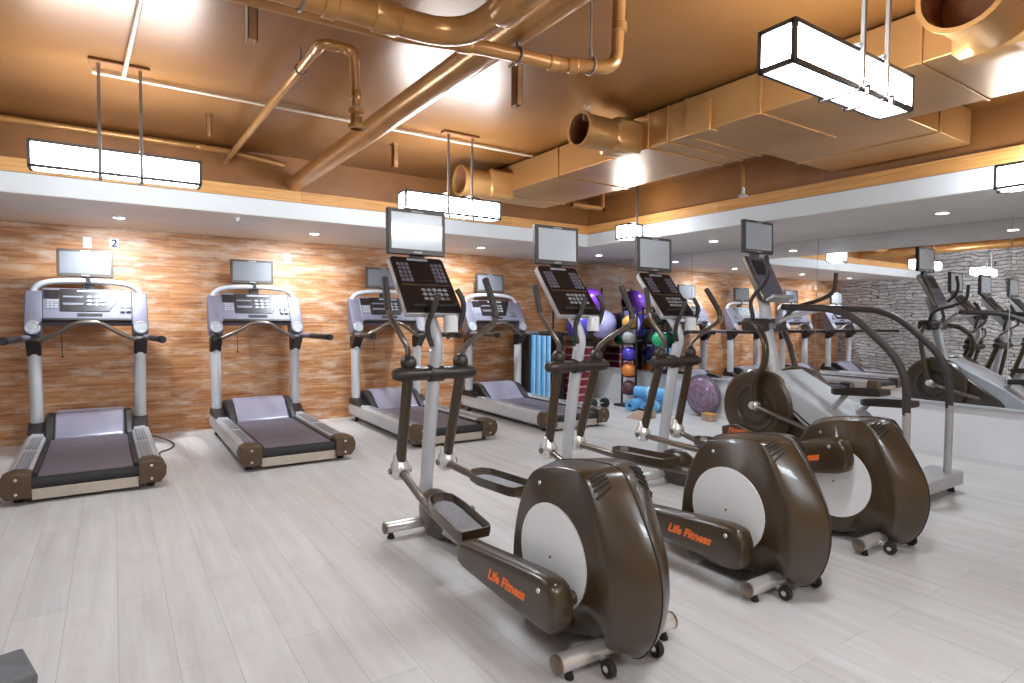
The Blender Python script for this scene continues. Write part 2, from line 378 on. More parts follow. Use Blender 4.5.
def downlight(x, y, label, watt=DOWN_WATT):
    t = thing('recessed_downlight', label, 'downlight', (x, y, SOF-0.004), 'recessed downlights in the soffit')
    obj('trim_ring', MB().lathe([(0.048, -0.001), (0.062, -0.002), (0.062, -0.006), (0.048, -0.008)], seg=28, ring=True), 'plate_white', t)
    obj('lens', MB().lathe([(0.045, -0.001), (0.045, -0.005)], seg=24), 'down_lens', t)
    ld = bpy.data.lights.new('downlight_beam', 'SPOT'); ld.energy = watt if x < 5 else watt*.55; ld.spot_size = math.radians(125); ld.spot_blend = 0.9
    ld.shadow_soft_size = 0.05; ld.color = LAMP_COL
    lo = bpy.data.objects.new('downlight_beam', ld); COL.objects.link(lo); lo.parent = t; lo.location = (0, 0, -0.03)
    if x < 5: lo.rotation_euler = (math.radians(36), 0, 0)   # the back row is turned to wash the wood wall
    return t
for (x, y, lb) in ((0.065, 6.84, 'recessed downlight in the soffit above the leftmost treadmill'),
                   (1.89, 6.84, 'recessed downlight in the soffit between the second and third treadmills'),
                   (4.05, 6.84, 'recessed downlight in the soffit behind the nearest elliptical monitor'),
                   (5.9, 2.26, 'recessed downlight in the right soffit beside the mirror, nearest the viewer'),
                   (5.9, 4.6, 'recessed downlight in the right soffit above the stair climber monitor'),
                   (5.9, 6.6, 'recessed downlight in the soffit near the ball rack corner')):
    downlight(x, y, lb)
sp = thing('soffit_sprinkler', 'tiny white sprinkler head in the back soffit between two downlights', 'sprinkler', (0.99, 6.17, SOF-0.004))
obj('rose', MB().lathe([(0.03, 0), (0.03, -0.006), (0.012, -0.012), (0.010, -0.03)]), 'plate_white', sp)
obj('deflector', MB().lathe([(0.004, -0.028), (0.022, -0.032), (0.022, -0.035)]), 'chrome', sp)

# square duct along the right, with a branch over to the bulkhead
dc = thing('square_duct', 'tan square ventilation duct running under the ceiling with a side branch', 'duct', (0, 0, 0))
DX0, DX1, DZ0, DZ1 = 3.23, 4.05, 2.55, 2.80
obj('trunk', MB().box(DX0, DX1, YF, 5.45, DZ0, DZ1), 'duct', dc, bevel=0.006)
obj('branch', MB().box(DX1-0.02, 5.00, 1.76, 2.73, DZ0+0.004, DZ1-0.004), 'duct', dc, bevel=0.006)
obj('step_section', MB().box(DX0-0.02, DX0+0.06, 2.55, 2.75, DZ0-0.008, DZ1-0.05), 'duct', dc, bevel=0.004)
for y in (0.5, 1.35, 2.2, 2.76, 2.92, 3.10, 4.15, 5.1):
    obj('seam_flange', MB().box(DX0-0.012, DX1+0.012, y-0.008, y+0.008, DZ0-0.008, DZ1), 'duct', dc, bevel=0.002)
obj('seam_flange', MB().box(4.5-0.008, 4.5+0.008, 1.752, 2.738, DZ0-0.004, DZ1-0.01), 'duct', dc, bevel=0.002)
def hollow(mb, path, r, thick=0.008, seg=28):
    P = [Vector(p) for p in path]; ax = (P[1]-P[0]).normalized(); u = Vector((0,0,1)) if abs(ax.z) < .9 else Vector((0,1,0)); n = (u-ax*u.dot(ax)).normalized(); b = ax.cross(n)
    def ring(p, rr): return [p+(n*math.cos(2*PI*k/seg)+b*math.sin(2*PI*k/seg))*rr for k in range(seg)]
    return mb.loft([ring(P[0], r-thick), ring(P[0], r), ring(P[1], r), ring(P[1], r-thick)], False, True)
def round_vent(name, label, mouth, base_x, r, boot, zoff=0.0):
    t = thing(name, label, 'duct vent', (base_x, mouth[1], mouth[2]))
    L = base_x-mouth[0]
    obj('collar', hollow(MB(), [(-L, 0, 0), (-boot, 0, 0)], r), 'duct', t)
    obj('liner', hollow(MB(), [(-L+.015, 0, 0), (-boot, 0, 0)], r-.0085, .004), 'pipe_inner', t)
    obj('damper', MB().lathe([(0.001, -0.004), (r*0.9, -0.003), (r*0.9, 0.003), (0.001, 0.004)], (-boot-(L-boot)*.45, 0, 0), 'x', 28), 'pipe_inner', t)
    obj('rim', hollow(MB(), [(-L-0.01, 0, 0), (-L+0.012, 0, 0)], r+0.012, 0.02), 'duct', t)
    bt = MB(); n = 28; rings = []
    for k, (xx, sq) in enumerate(((-boot-.005, 0), (-boot+.012, .92), (-0.02, 1), (0.0, 1))):
        ring = []
        for i in range(n):
            a = 2*PI*i/n; c, s_ = math.cos(a), math.sin(a)
            m = max(abs(c), abs(s_)); q = r*1.02/m
            rr = r*(1-sq)+q*sq
            ring.append((xx, s_*rr, c*min(rr, rr)))
        rings.append(ring)
    bt.loft(rings); obj('boot', bt, 'duct', t, angle=30)
    return t
round_vent('round_vent', 'round duct collar with open mouth on the square duct at middle right', (2.74, 3.28, 2.645), DX0, 0.115, 0.22)
round_vent('round_vent', 'large open duct collar at the top right corner of the ceiling', (2.78, 1.02, 2.62), DX0, 0.155, 0.14)
round_vent('round_vent', 'small far duct collar just above the middle box lamp', (2.72, 4.98, 2.60), DX0, 0.13, 0.24)
def clamp(x, y, z, label):
    t = thing('duct_clamp', label, 'clamp', (x, y, z))
    obj('strap', MB().box(-0.03, -0.012, -0.006, 0.006, -0.05, 0.10).box(0.012, 0.03, -0.006, 0.006, -0.05, 0.10).box(-0.03, 0.03, -0.008, 0.008, -0.05, -0.035).box(-0.03, 0.03, -0.008, 0.008, 0.02, 0.035), 'conduit', t, bevel=0.002)
    obj('wing', MB().box(-0.004, 0.004, 0, 0.09, 0.088, 0.096, Matrix.Rotation(0.5, 4, 'Z')).box(-0.004, 0.004, -0.09, 0, 0.088, 0.096, Matrix.Rotation(-0.5, 4, 'Z')), 'conduit', t)
clamp(2.80, 3.28, 2.76, 'pale metal strap clamp on top of the middle duct collar')

def pipe(name, label, path, r, joints=(), cat='pipe', mat_='pipe', radius=0.0, seg=20, hangers=()):
    o = Vector(path[0]); t = thing(name, label, cat, o)
    P = rounded([Vector(p)-o for p in path], radius) if radius else [Vector(p)-o for p in path]
    obj('pipe_run', MB().tube(P, r, seg), mat_, t)
    for (a, b) in joints:
        a = Vector(a)-o; b = Vector(b)-o
        obj('coupling', MB().tube([a, a.lerp(b, .08), a.lerp(b, .92), b], [r*1.06, r*1.16, r*1.16, r*1.06], seg), mat_, t)
    for h in hangers:
        h = Vector(h)-o
        rg = [h+Vector((math.cos(k*PI/8), 0, math.sin(k*PI/8)))*(r+0.006) for k in range(16)] if abs((P[1]-P[0]).normalized().y) > 0.7 else [h+Vector((0, math.cos(k*PI/8), math.sin(k*PI/8)))*(r+0.006) for k in range(16)]
        obj('pipe_hanger', MB().tube(rg, 0.005, 8, closed=True).cyl(h+Vector((0,0,r)), h+Vector((0,0,r+0.04)), 0.010, 10).cyl(h+Vector((0,0,r+0.04)), Vector((h.x, h.y, ZC-o.z)), 0.005, 8), 'rod', t)
    return t
pipe('straight_pipe', 'fat tan pipe running diagonally across the ceiling into the back bulkhead', [(1.455, 5.95, 2.575), (1.49, -1.5, 2.575)], 0.072, [((1.49, 1.35, 2.575), (1.49, 1.5, 2.575))])
pipe('elbow_pipe', 'fat tan pipe with a wide elbow at top centre, below the straight pipe', [(-1.2, 2.15, 2.42), (1.17, 2.13, 2.42), (1.2, -1.5, 2.42)], 0.052,
     [((0.62, 2.134, 2.42), (0.67, 2.134, 2.42)), ((0.80, 2.133, 2.42), (0.90, 2.132, 2.42)), ((1.18, 1.86, 2.42), (1.18, 1.72, 2.42))], radius=0.2, hangers=((0.55, 2.135, 2.42),))
pipe('drain_pipe', 'thinner tan pipe that turns up into the ceiling right of the straight pipe', [(-1.2, 2.43, 2.45), (0.976, 2.293, 2.45), (1.295, 2.203, 2.45), (1.679, 2.153, 2.45), (1.90, 2.03, 2.45), (1.90, 2.01, ZC)], 0.030,
     [((1.20, 2.23, 2.45), (1.26, 2.213, 2.45)), ((1.62, 2.161, 2.45), (1.66, 2.155, 2.45)), ((1.71, 2.136, 2.45), (1.75, 2.113, 2.45)), ((1.90, 2.012, 2.60), (1.90, 2.012, 2.64))], radius=0.06, hangers=((1.47, 2.18, 2.45), (1.80, 2.086, 2.45)))
spk = pipe('sprinkler_pipe', 'slim tan pipe with an elbow and a drop, left of the fat straight pipe', [(0.862, 5.95, 2.70), (0.90, 3.11, 2.70), (1.06, 3.09, 2.70), (1.075, 3.10, 2.42)], 0.024,
     [((0.90, 3.24, 2.70), (0.90, 3.13, 2.70)), ((0.92, 3.105, 2.70), (0.98, 3.10, 2.70)), ((1.02, 3.095, 2.70), (1.06, 3.09, 2.68)), ((1.074, 3.10, 2.50), (1.075, 3.10, 2.45))], radius=0.03, hangers=((0.897, 3.5, 2.70),))
obj('valve', MB().lathe([(.03, .0), (.045, .0), (.045, .02), (.03, .025), (.03, .075), (.045, .08), (.045, .10), (.03, .10)], (.213, -2.85, -.40), 'z', 16).box(.208, .218, -2.93, -2.77, -.355, -.345), 'pipe', spk)
pipe('corner_pipe', 'slim tan pipe along the top of the back bulkhead at left', [(-1.2, 5.86, 2.775), (0.9, 5.86, 2.775), (1.35, 5.87, 2.72)], 0.026, [((0.62, 5.86, 2.775), (0.70, 5.86, 2.775))], radius=0.05)
pipe('ceiling_conduit', 'thin pale conduit crossing the ceiling above the row of treadmills', [(-0.08, 4.50, 2.795), (3.20, 4.50, 2.795)], 0.012, mat_='conduit', seg=10)
pipe('ceiling_conduit', 'thin pale conduit running from the left lamp towards the viewer', [(0.08, 4.48, 2.795), (0.15, 3.0, 2.795), (0.2, 1.0, 2.795)], 0.012, mat_='conduit', seg=10)
def bracket(name, label, x, y, z0, w, d, tilt=0.0):
    t = thing(name, label, 'bracket', (x, y, z0))
    h = ZC-z0
    obj('channel', MB().box(-w, w, -d, -d+0.006, 0, h).box(-w, -w+0.006, -d, d, 0, h).box(w-0.006, w, -d, d, 0, h), 'bracket', t, bevel=0.001)
    obj('flange', MB().box(-w-0.01, w+0.01, -d-0.02, d+0.02, h-0.008, h-0.001), 'bracket', t)
    return t
bracket('hanging_bracket', 'short brown channel hanging from the ceiling at top left', 0.56, 3.05, 2.60, 0.022, 0.03)
bracket('hanging_bracket', 'short brown channel hanging below the drain pipe', 2.02, 3.0, 2.58, 0.022, 0.03)
bracket('hanging_bracket', 'short brown channel hanging left of the middle box lamp', 2.06, 4.95, 2.62, 0.022, 0.03)
bracket('hanging_bracket', 'short pale channel hanging right of the left box lamp', 0.62, 5.05, 2.66, 0.016, 0.02)
sh = thing('ceiling_sprinkler', 'pendent sprinkler head hanging under the right end of the square duct', 'sprinkler', (4.62, 3.30, 2.40))
obj('drop', MB().cyl((0, 0, 0.08), (0, 0, 0.42), 0.02, 14), 'pipe', sh)
obj('frame', MB().cyl((-0.02, 0, 0.02), (-0.006, 0, 0.085), 0.005, 8).cyl((0.02, 0, 0.02), (0.006, 0, 0.085), 0.005, 8).cyl((0, 0, 0.03), (0, 0, 0.085), 0.006, 8), 'chrome', sh)
obj('deflector', MB().lathe([(0.01, 0.022), (0.04, 0.012), (0.042, 0.0), (0.01, 0.004)]), 'chrome', sh)
st = thing('support_strut', 'brown angle strut under the ceiling near the far corner', 'strut', (4.55, 5.3, 2.58))
obj('arm', MB().box(-0.25, 0.25, -0.02, 0.02, 0, 0.006).box(-0.25, 0.25, -0.02, -0.014, 0, 0.04), 'pipe', st)
obj('post', MB().box(0.22, 0.25, -0.02, 0.02, 0, 0.24).box(-0.25, -0.22, -0.02, 0.02, 0, 0.24), 'pipe', st)

# small things on the wood wall
def plate(name, label, x, z, cat='outlet', w=0.038, h=0.06):
    t = thing(name, label, cat, (x, YB, z))
    obj('cover', MB().box(-w, w, -0.008, -0.001, -h, h), 'plate_white', t, bevel=0.003)
    for dz in (-0.024, 0.024): obj('socket', MB().box(-0.016, 0.016, -0.011, -0.008, dz-0.014, dz+0.014), 'cup', t, bevel=0.002)
plate('wall_outlet', 'white outlet plate on the wood wall above the leftmost treadmill monitor', -0.21, 2.08)
plate('wall_outlet', 'white outlet plate on the wood wall right of the second treadmill monitor', 1.815, 2.035)
sg = thing('number_sign', 'small white paper sign with a dark blue 2 on the wood wall', 'sign', (0.025, YB, 2.085))
obj('paper', MB().box(-0.042, 0.042, -0.004, -0.001, -0.05, 0.05), 'plate_white', sg, smooth=False)
text_mesh('digit', '2', 0.11, frame_mtx((0, -0.0055, 0), (1,0,0), (0,0,1)), 'ink_blue', sg, 0.001, 0.1, 0.002)

# ------------------------------------------------------------------ monitors
def monitor(t, c, w, h, tilt, screen='screen_glass', yaw=0.0):
    """flat monitor facing -Y, centre c, leaning back by tilt"""
    R = Matrix.Translation(c) @ Matrix.Rotation(yaw, 4, 'Z') @ Matrix.Rotation(-tilt, 4, 'X')
    mon = obj('monitor', MB().box(-w/2, w/2, -0.012, 0.025, -h/2, h/2, R).box(-w*.32, w*.32, 0.02, 0.05, -h*.32, h*.32, R), 'black_plastic', t, bevel=0.006)
    e = 0.024; o = 0.01
    bez = MB().box(-w/2+.003, w/2-.003, -0.017, -0.012, h/2-e, h/2-.003, R).box(-w/2+.003, w/2-.003, -0.017, -0.012, -h/2+.003, -h/2+e+o, R)
    bez.box(-w/2+.003, -w/2+e, -0.017, -0.012, -h/2+e+o, h/2-e, R).box(w/2-e, w/2-.003, -0.017, -0.012, -h/2+e+o, h/2-e, R)
    obj('bezel', bez, 'bezel', mon, bevel=0.002)
    obj('screen', MB().box(-w/2+e, w/2-e, -0.0145, -0.012, -h/2+e+o, h/2-e, R), screen, mon, smooth=False)
    obj('badge', MB().box(-0.03, 0.03, -0.019, -0.017, -h/2+.010, -h/2+.022, R).box(-0.04, 0.04, -0.019, -0.017, h/2-.02, h/2-.010, R), 'button', mon)
    return mon
def keys(R, x0, x1, z0, z1, nx, nz, gap=0.35, d=0.006):
    m = MB(); dx = (x1-x0)/nx; dz = (z1-z0)/nz
    for k in range(nz): m.box(x0, x1, -.0012, .001, z0+dz*(k+.44), z0+dz*(k+.56), R)
    m.box((x0+x1)/2-dx*.06, (x0+x1)/2+dx*.06, -.0012, .001, z0, z1, R)
    for i in range(nx):
        for k in range(nz):
            cx, cz = x0+dx*(i+.5), z0+dz*(k+.5)
            m.box(cx-dx*(1-gap)/2, cx+dx*(1-gap)/2, -d, 0.001, cz-dz*(1-gap)/2, cz+dz*(1-gap)/2, R)
    return m

# ------------------------------------------------------------------ elliptical trainers
def closed_spline(poly, n=6):
    N = len(poly); out = []
    for i in range(N):
        a, b, c, d = [Vector((*poly[(i+k) % N], 0)) for k in (-1, 0, 1, 2)]
        for k in range(n):
            t = k/n; q = 0.5*((2*b)+(c-a)*t+(2*a-5*b+4*c-d)*t*t+(3*b-a-3*c+d)*t**3); out.append((q.x, q.y))
    return out
RINGX = [(.150, -.03), (.1485, .05), (.142, .16), (.128, .30), (.104, .48), (.072, .68), (.040, .86), (.015, .965), (.005, .99), (0, 1)]
SEAM = [(2.20, .05), (2.275, .25), (2.245, .47), (2.13, .66), (1.96, .722), (1.80, .742), (1.695, .742), (1.635, .70), (1.552, .575), (1.475, .43), (1.455, .29), (1.485, .155), (1.54, .07), (1.59, .038), (1.64, .03), (1.72, .03), (1.80, .03), (1.90, .03), (2.05, .035)]
FACE = [(2.15, .06), (2.19, .25), (2.155, .47), (2.065, .650), (1.93, .712), (1.80, .732), (1.73, .722), (1.690, .665), (1.635, .55), (1.59, .43), (1.568, .30), (1.570, .20), (1.585, .13), (1.612, .19), (1.68, .235), (1.765, .215), (1.81, .10), (1.87, .055), (2.05, .05)]
Y0 = 1.68
def shift(poly): return [(y-Y0, z) for y, z in poly]
def pod_mesh(a, b, x, r0, r1, wx):
    """tapered rounded cover from a (front) to b (rear), local y/z"""
    a = Vector((x, *a)); b = Vector((x, *b)); t = (b-a).normalized(); u = Vector((1, 0, 0)); n = u.cross(t); 
    L = (b-a).length; rings = []
    if n.z < 0: n = -n
    for s, k in ((-0.015, .55), (0.0, .8), (0.04, .95), (0.12, 1), (0.45, 1.12), (0.75, 1.2), (0.9, 1.2), (0.97, 1.1), (1.0, .95), (1.02, .55)):
        rr = (r0+(r1-r0)*min(1, max(0, s)))
        c = a+t*(L*s); ring = []
        for i in range(28):
            q = 2*PI*i/28; ca, sa = math.cos(q), math.sin(q)
            e = 0.45
            ring.append(c + u*(math.copysign(abs(ca)**e, ca)*wx*(0.75+0.25*k if k < 1 else 1)) + n*(math.copysign(abs(sa)**0.62, sa)*rr*k/1.1))
        rings.append(ring)
    return MB().loft(rings), a, t, n, L
def elliptical(xc, phase, label, low_left=True, swing=(0.12, 0.18), dy=0.0):
    t = thing('elliptical_trainer', label, 'elliptical trainer', (xc, Y0+dy, 0), 'bronze and silver elliptical trainers')
    # rear drive housing
    S, Fc = closed_spline(shift(SEAM)), closed_spline(shift(FACE)); NP = len(S)
    def hp(i, x, f): return (x, Fc[i][0]+(S[i][0]-Fc[i][0])*f, Fc[i][1]+(S[i][1]-Fc[i][1])*f)
    prof = [(-a, b) for a, b in RINGX] + RINGX[-2::-1]
    rings = [[hp(i, x, f) for i in range(NP)] for x, f in prof]
    hs = obj('housing', MB().loft(rings), 'bronze', t, angle=50)
    obj('seam_line', MB().tube([hp(i, 0, 1.0) for i in range(6, 80)], .0035, 6), 'rubber', hs)
    cy, cz = 1.905-Y0, 0.355
    for s in (-1, 1):
        d = obj('side_disc', MB().lathe([(0.001, 0), (0.208, 0), (0.214, .002), (0.214, .008), (0.001, .012)] if s > 0 else [(0.001, 0), (0.208, 0), (0.214, -.002), (0.214, -.008), (0.001, -.012)], (s*0.150, cy, cz), 'x', 56), 'disc_white', t)
        obj('hub_bolt', MB().lathe([(0.001, s*.010), (0.006, s*.013), (0.006, s*.015), (0.001, s*.016)], (s*0.150, cy, cz), 'x', 10), 'steel_dark', d)
        obj('screw', MB().lathe([(0.001, s*.002), (0.010, s*.002), (0.008, s*.005), (0.001, s*.005)], (s*0.147, 2.0-Y0, .635), 'x', 12), 'chrome', hs)
        # cooling slots on the rear shoulder
        for k in range(5):
            pts = []
            for a in range(6):
                u = 6.30+.24*k-.05*a; i0 = int(u*6); fr = u*6-i0
                xx = .136-.013*a; ff = [f0+(f1-f0)*(xx-x0)/(x1-x0) for (x0, f0), (x1, f1) in zip(RINGX, RINGX[1:]) if x1 <= xx <= x0][0]
                p = Vector(hp(i0, s*xx, ff)).lerp(Vector(hp(i0+1, s*xx, ff)), fr); pts.append(p+Vector((s*.001, -.001, .0005)))
            obj('vent_slot', MB().tube(pts, 0.005, 8), 'rubber', hs)
    # frame
    obj('base_rail', MB().box(-.045, .045, 2.1-Y0, 3.30-Y0, .05, .105), 'silver', t, bevel=0.012)
    obj('foot_plate', MB().box(-.02, .10, 3.05-Y0, 3.32-Y0, .02, .045), 'black_plastic', t, bevel=0.006)
    fs = obj('front_stabilizer', MB().cyl((-.29, 3.34-Y0, .068), (.29, 3.34-Y0, .068), .034, 20), 'chrome', t)
    for s in (-1, 1):
        obj('end_cap', MB().lathe([(.001, s*.29), (.035, s*.29), (.035, s*.303), (.026, s*.308), (.001, s*.308)], (0, 3.34-Y0, .068), 'x', 20), 'steel_dark', fs)
        obj('foot', MB().lathe([(.022, 0), (.022, .012), (.008, .016), (.008, .05)], (s*.26, 3.34-Y0, 0.001), 'z', 14), 'rubber', fs)
    rs = obj('rear_stabilizer', MB().cyl((-.295, 0, .062), (.295, 0, .062), .035, 22), 'chrome', t)
    for s in (-1, 1):
        obj('end_cap', MB().lathe([(.001, s*.295), (.036, s*.295), (.036, s*.306), (.028, s*.311), (.001, s*.311)], (0, 0, .062), 'x', 20), 'steel_dark', rs)
        obj('foot', MB().lathe([(.018, 0), (.018, .010), (.008, .014), (.008, .045)], (s*.25, -0.01, 0.001), 'z', 14), 'rubber', rs)
        wl = obj('transport_wheel', MB().lathe([(.008, -.014), (.030, -.013), (.034, -.007), (.034, .007), (.030, .013), (.008, .014)], (s*.125, -.085, .036), 'x', 22), 'rubber', rs)
        obj('wheel_hub', MB().lathe([(.001, -.017), (.012, -.017), (.014, .0), (.012, .017), (.001, .017)], (s*.125, -.085, .036), 'x', 14), 'chrome', rs)
        obj('wheel_fork', MB().box(s*.105-.006, s*.105+.006, -.09, .0, .03, .055), 'chrome', rs, bevel=0.003)
    obj('boot', MB().ball((0, 3.24-Y0, .13), 1, 28, 16, (.085, .20, .15)), 'bronze', t)
    col = spline([(0, 3.42-Y0, .16), (0, 3.40-Y0, .30), (0, 3.325-Y0, .80), (0, 3.265-Y0, 1.12)], 6)
    obj('column', MB().tube(col, .041, 20, flat=1.0), 'silver_light', t)
    obj('neck', MB().tube(spline([(-.01, 3.27-Y0, 1.02), (-.01, 3.235-Y0, 1.17), (-.015, 3.29-Y0, 1.29), (-.02, 3.42-Y0, 1.42), (-.03, 3.46-Y0, 1.48)], 8), .034, 18), 'silver_light', t)
    # cross bar
    tb = []
    for x, r in ((-.272, .018), (-.268, .030), (-.24, .042), (-.175, .046), (-.08, .040), (-.03, .040), (.03, .040), (.08, .040), (.175, .046), (.24, .042), (.268, .030), (.272, .018)):
        tb.append([(x, 3.275-Y0+math.cos(a)*r*1.25, .985+math.sin(a)*r) for a in [2*PI*k/20 for k in range(20)]])
    cb = obj('cross_bar', MB().loft(tb), 'bronze_dark', t)
    obj('collar', MB().tube([(-.045, 3.275-Y0, .985), (.045, 3.275-Y0, .985)], .052, 20), 'bronze_dark', cb)
    # fixed hand holds beside the console
    for s, pts in ((-1, [(-.045, 3.23-Y0, 1.15), (-.075, 3.22-Y0, 1.22), (-.085, 3.20-Y0, 1.29), (-.06, 3.17-Y0, 1.38), (-.045, 3.15-Y0, 1.46)]),
                   (1, [(.06, 3.25-Y0, 1.20), (.12, 3.23-Y0, 1.25), (.145, 3.20-Y0, 1.34), (.135, 3.18-Y0, 1.42), (.105, 3.20-Y0, 1.49)])):
        obj('hand_hold', MB().tube(spline(pts, 6), .016, 12), 'grip', t)
    ch = obj('cup_holder', hollow(MB(), [(.052, 3.18-Y0, 1.235), (.052, 3.18-Y0, 1.335)], .044, .004, 26), 'cup', t)
    obj('cup_base', MB().lathe([(.041, 0), (.041, .006)], (.052, 3.18-Y0, 1.237), 'z', 24), 'cup', ch)
    # swing arms, joints, handles
    ck = (1.925-Y0, 0.365); R_ = 0.20
    for s in (-1, 1):
        x = s*.175; sw = swing[0] if s < 0 else swing[1]
        top = Vector((x, 3.285-Y0, .97)); bot = top+Vector((0, sw, -.585))
        ar = obj('swing_arm', MB().tube([top, bot+(top-bot)*.08], .032, 16), 'bronze', t)
        kb = obj('knob', MB().ball((x, 3.28-Y0, 1.05), .048, 20, 12, (1, 1, 1.1)), 'bronze_dark', ar)
        jt = obj('joint', MB().lathe([(.032, .10), (.040, .09), (.042, .06), (.056, .035), (.063, 0), (.056, -.035), (.034, -.055)], tuple(bot), 'z', 22), 'chrome', ar)
        obj('joint_pin', MB().cyl(bot+Vector((-.069, 0, 0)), bot+Vector((.069, 0, 0)), .020, 14).ball(bot+Vector((0, -.045, -.012)), .03, 16, 10), 'steel_dark', ar)
        # handle follows the swing
        ang = -(sw-0.16)*1.9
        def H(dx, dy, dz):
            c, q = math.cos(ang), math.sin(ang)
            return (x+s*dx, 3.28-Y0 + dy*c+dz*q*-1*-1, .985+dz*c-dy*q)
        pts = [H(0, 0, .08), H(.012, -.02, .15), H(.05, -.13, .24), H(.09, -.22, .305), H(.098, -.235, .35)]
        pt2 = [H(.098, -.235, .35), H(.10, -.225, .39), H(.095, -.17, .49), H(.09, -.12, .575)]
        if s < 0:
            pts = [H(0, 0, .08), H(.025, -.055, .15), H(.06, -.03, .24), H(.085, .03, .33), H(.092, .05, .38)]
            pt2 = [H(.092, .05, .38), H(.094, .06, .43), H(.095, .07, .50), H(.096, .085, .58)]
        hb = obj('handlebar', MB().tube(spline(pts, 6), .017, 14), 'steel_dark', ar)
        obj('hand_grip', MB().tube(spline(pt2, 6), .0205, 14), 'grip', ar)
        # crank pin and pedal lever
        ph = phase if s < 0 else phase+PI
        pin = Vector((s*.255, ck[0]+R_*math.cos(ph), ck[1]+R_*math.sin(ph)))
        obj('crank_pin', MB().cyl((s*.15, pin.y, pin.z), (s*.27, pin.y, pin.z), .03, 16), 'steel_dark', t)
        front = Vector((x, bot.y-.045, bot.z-.012))
        d = 3.05-Y0-.05
        zf = pin.z+(front.z-.12-pin.z)*0.42
        mid = Vector((s*.235, 2.44-Y0, pin.z*0.55+(front.z-.16)*0.45 if s*0 == 0 else 0))
        knee = Vector((s*.205, 2.92-Y0, mid.z+(front.z-mid.z)*.45-.02))
        lv = obj('pedal_lever', MB().tube(rounded([front, knee, mid], .12), .023, 14), 'steel_dark', t)
        mb, a_, t_, n_, L_ = pod_mesh((mid.y-.02, mid.z), (pin.y-.06, pin.z+.005), s*.262, .070, .100, .052)
        pd = obj('lever_cover', mb, 'bronze', lv, angle=45)
        # lettering on the outer side of the cover
        o_ = a_ + t_*(L_*.58) + Vector((s*.0530, 0, 0)) + n_*0.0
        if s < 0: text_mesh('lettering', 'Life Fitness', .060, frame_mtx(o_, t_, n_), 'orange_print', lv, .0012, .38, .0026)
        else: text_mesh('lettering', 'Life Fitness', .060, frame_mtx(o_, -t_, n_), 'orange_print', lv, .0012, .38, .0026)
        obj('cover_screw', MB().lathe([(.001, 0), (.011, 0), (.009, s*.004), (.001, s*.004)], tuple(a_+t_*(L_*.90)+Vector((s*.052, 0, 0))+n_*.055), 'x', 12), 'chrome', lv)
        # pedal tray lies on the lever
        pc = knee.lerp(mid, .48 if s < 0 else .25); td = (knee-mid).normalized(); un = Vector((1, 0, 0)).cross(td)
        if un.z < 0: un = -un
        F = Matrix(((1, td.x, un.x, pc.x - s*.045), (0, td.y, un.y, pc.y), (0, td.z, un.z, pc.z+.022), (0, 0, 0, 1)))
        w, l = .090, .235
        out = [(-w*.85, -l), (w*.85, -l), (w, -l*.85), (w*1.02, l*.4), (w*.8, l*.85), (w*.35, l*1.02), (-w*.35, l*1.02), (-w*.8, l*.85), (-w*1.02, l*.4), (-w, -l*.85)]
        def rg(k, z): return [F @ Vector((p[0]*k, p[1]*(k if k < 1 else 1), z+(.012*max(0, (p[1]/l))**2))) for p in out]
        tray = MB().loft([rg(.86, 0), rg(.98, .004), rg(1.02, .028), rg(1.04, .055), rg(.97, .055), rg(.93, .026), rg(.90, .014)])
        pdl = obj('pedal', tray, 'bronze', t, angle=30)
        obj('foot_pad', MB().loft([rg(.80, .010), rg(.84, .018), rg(.82, .0215)]), 'pedal_pad', pdl)
    # console: a leaning panel, its lower edge towards the user
    top = Vector((-.02, 3.52-Y0, 1.69)); bo = Vector((-.03, 3.23-Y0, 1.335)); up = (top-bo); Lc = up.length
    F = frame_mtx((top+bo)/2, (1, 0, 0), up)  # normal points to -Y
    nrm = Vector((F[0][2], F[1][2], F[2][2]))
    Rm = F @ Matrix(((1,0,0,0),(0,0,1,0),(0,-1,0,0),(0,0,0,1)))   # local (x, -depth, height)
    w = .185; h = Lc/2
    def cons(wt, wb, d0, d1, z0=-h, z1=h): return [[Rm @ Vector(p) for p in ((-wb, d, z0), (wb, d, z0), (wt, d, z1*.93), (wt*.9, d, z1), (-wt*.9, d, z1), (-wt, d, z1*.93))] for d in (d0, d1)]
    cs = obj('console', MB().loft(cons(w, w*1.02, -.012, .028)).loft(cons(w*.75, w*.75, .02, .06, -h*.8, h*.8)), 'silver', t, bevel=0.008)
    obj('face_plate', MB().loft(cons(w-.005, w*1.02-.005, -.018, -.010, -h+.005, h-.005)), 'console_dark', cs, bevel=0.003)
    obj('display', MB().box(-.062, .062, -.022, -.016, h*.12, h*.72, Rm), 'console_dark', cs, bevel=0.002)
    obj('keypad', keys(Rm @ Matrix.Translation((0, -.019, 0)), -.155, -.072, h*.05, h*.75, 3, 5, .3), 'keypad', cs)
    obj('keypad', keys(Rm @ Matrix.Translation((0, -.019, 0)), .072, .155, h*.05, h*.75, 3, 5, .3), 'keypad', cs)
    obj('brand_strip', MB().box(-.07, .07, -.022, -.016, h*.84, h*.92, Rm), 'button', cs, bevel=0.002)
    obj('divider', MB().box(-.16, .16, -.021, -.016, -h*.06, -h*.01, Rm), 'steel_dark', cs)
    obj('key_field', keys(Rm @ Matrix.Translation((0, -.019, 0)), -.05, .13, -h*.60, -h*.14, 5, 3, .45), 'button', cs)
    obj('book_rest', MB().box(-.14, .14, -.05, -.012, -h*.86, -h*.78, Rm), 'black_plastic', cs, bevel=0.004)
    obj('monitor_mount', MB().box(-.05, .05, 3.535-Y0, 3.56-Y0, 1.62, 1.80), 'black_plastic', t, bevel=0.004)
    monitor(t, (-.015, 3.52-Y0, 1.855), .395, .285, .03)
    return t
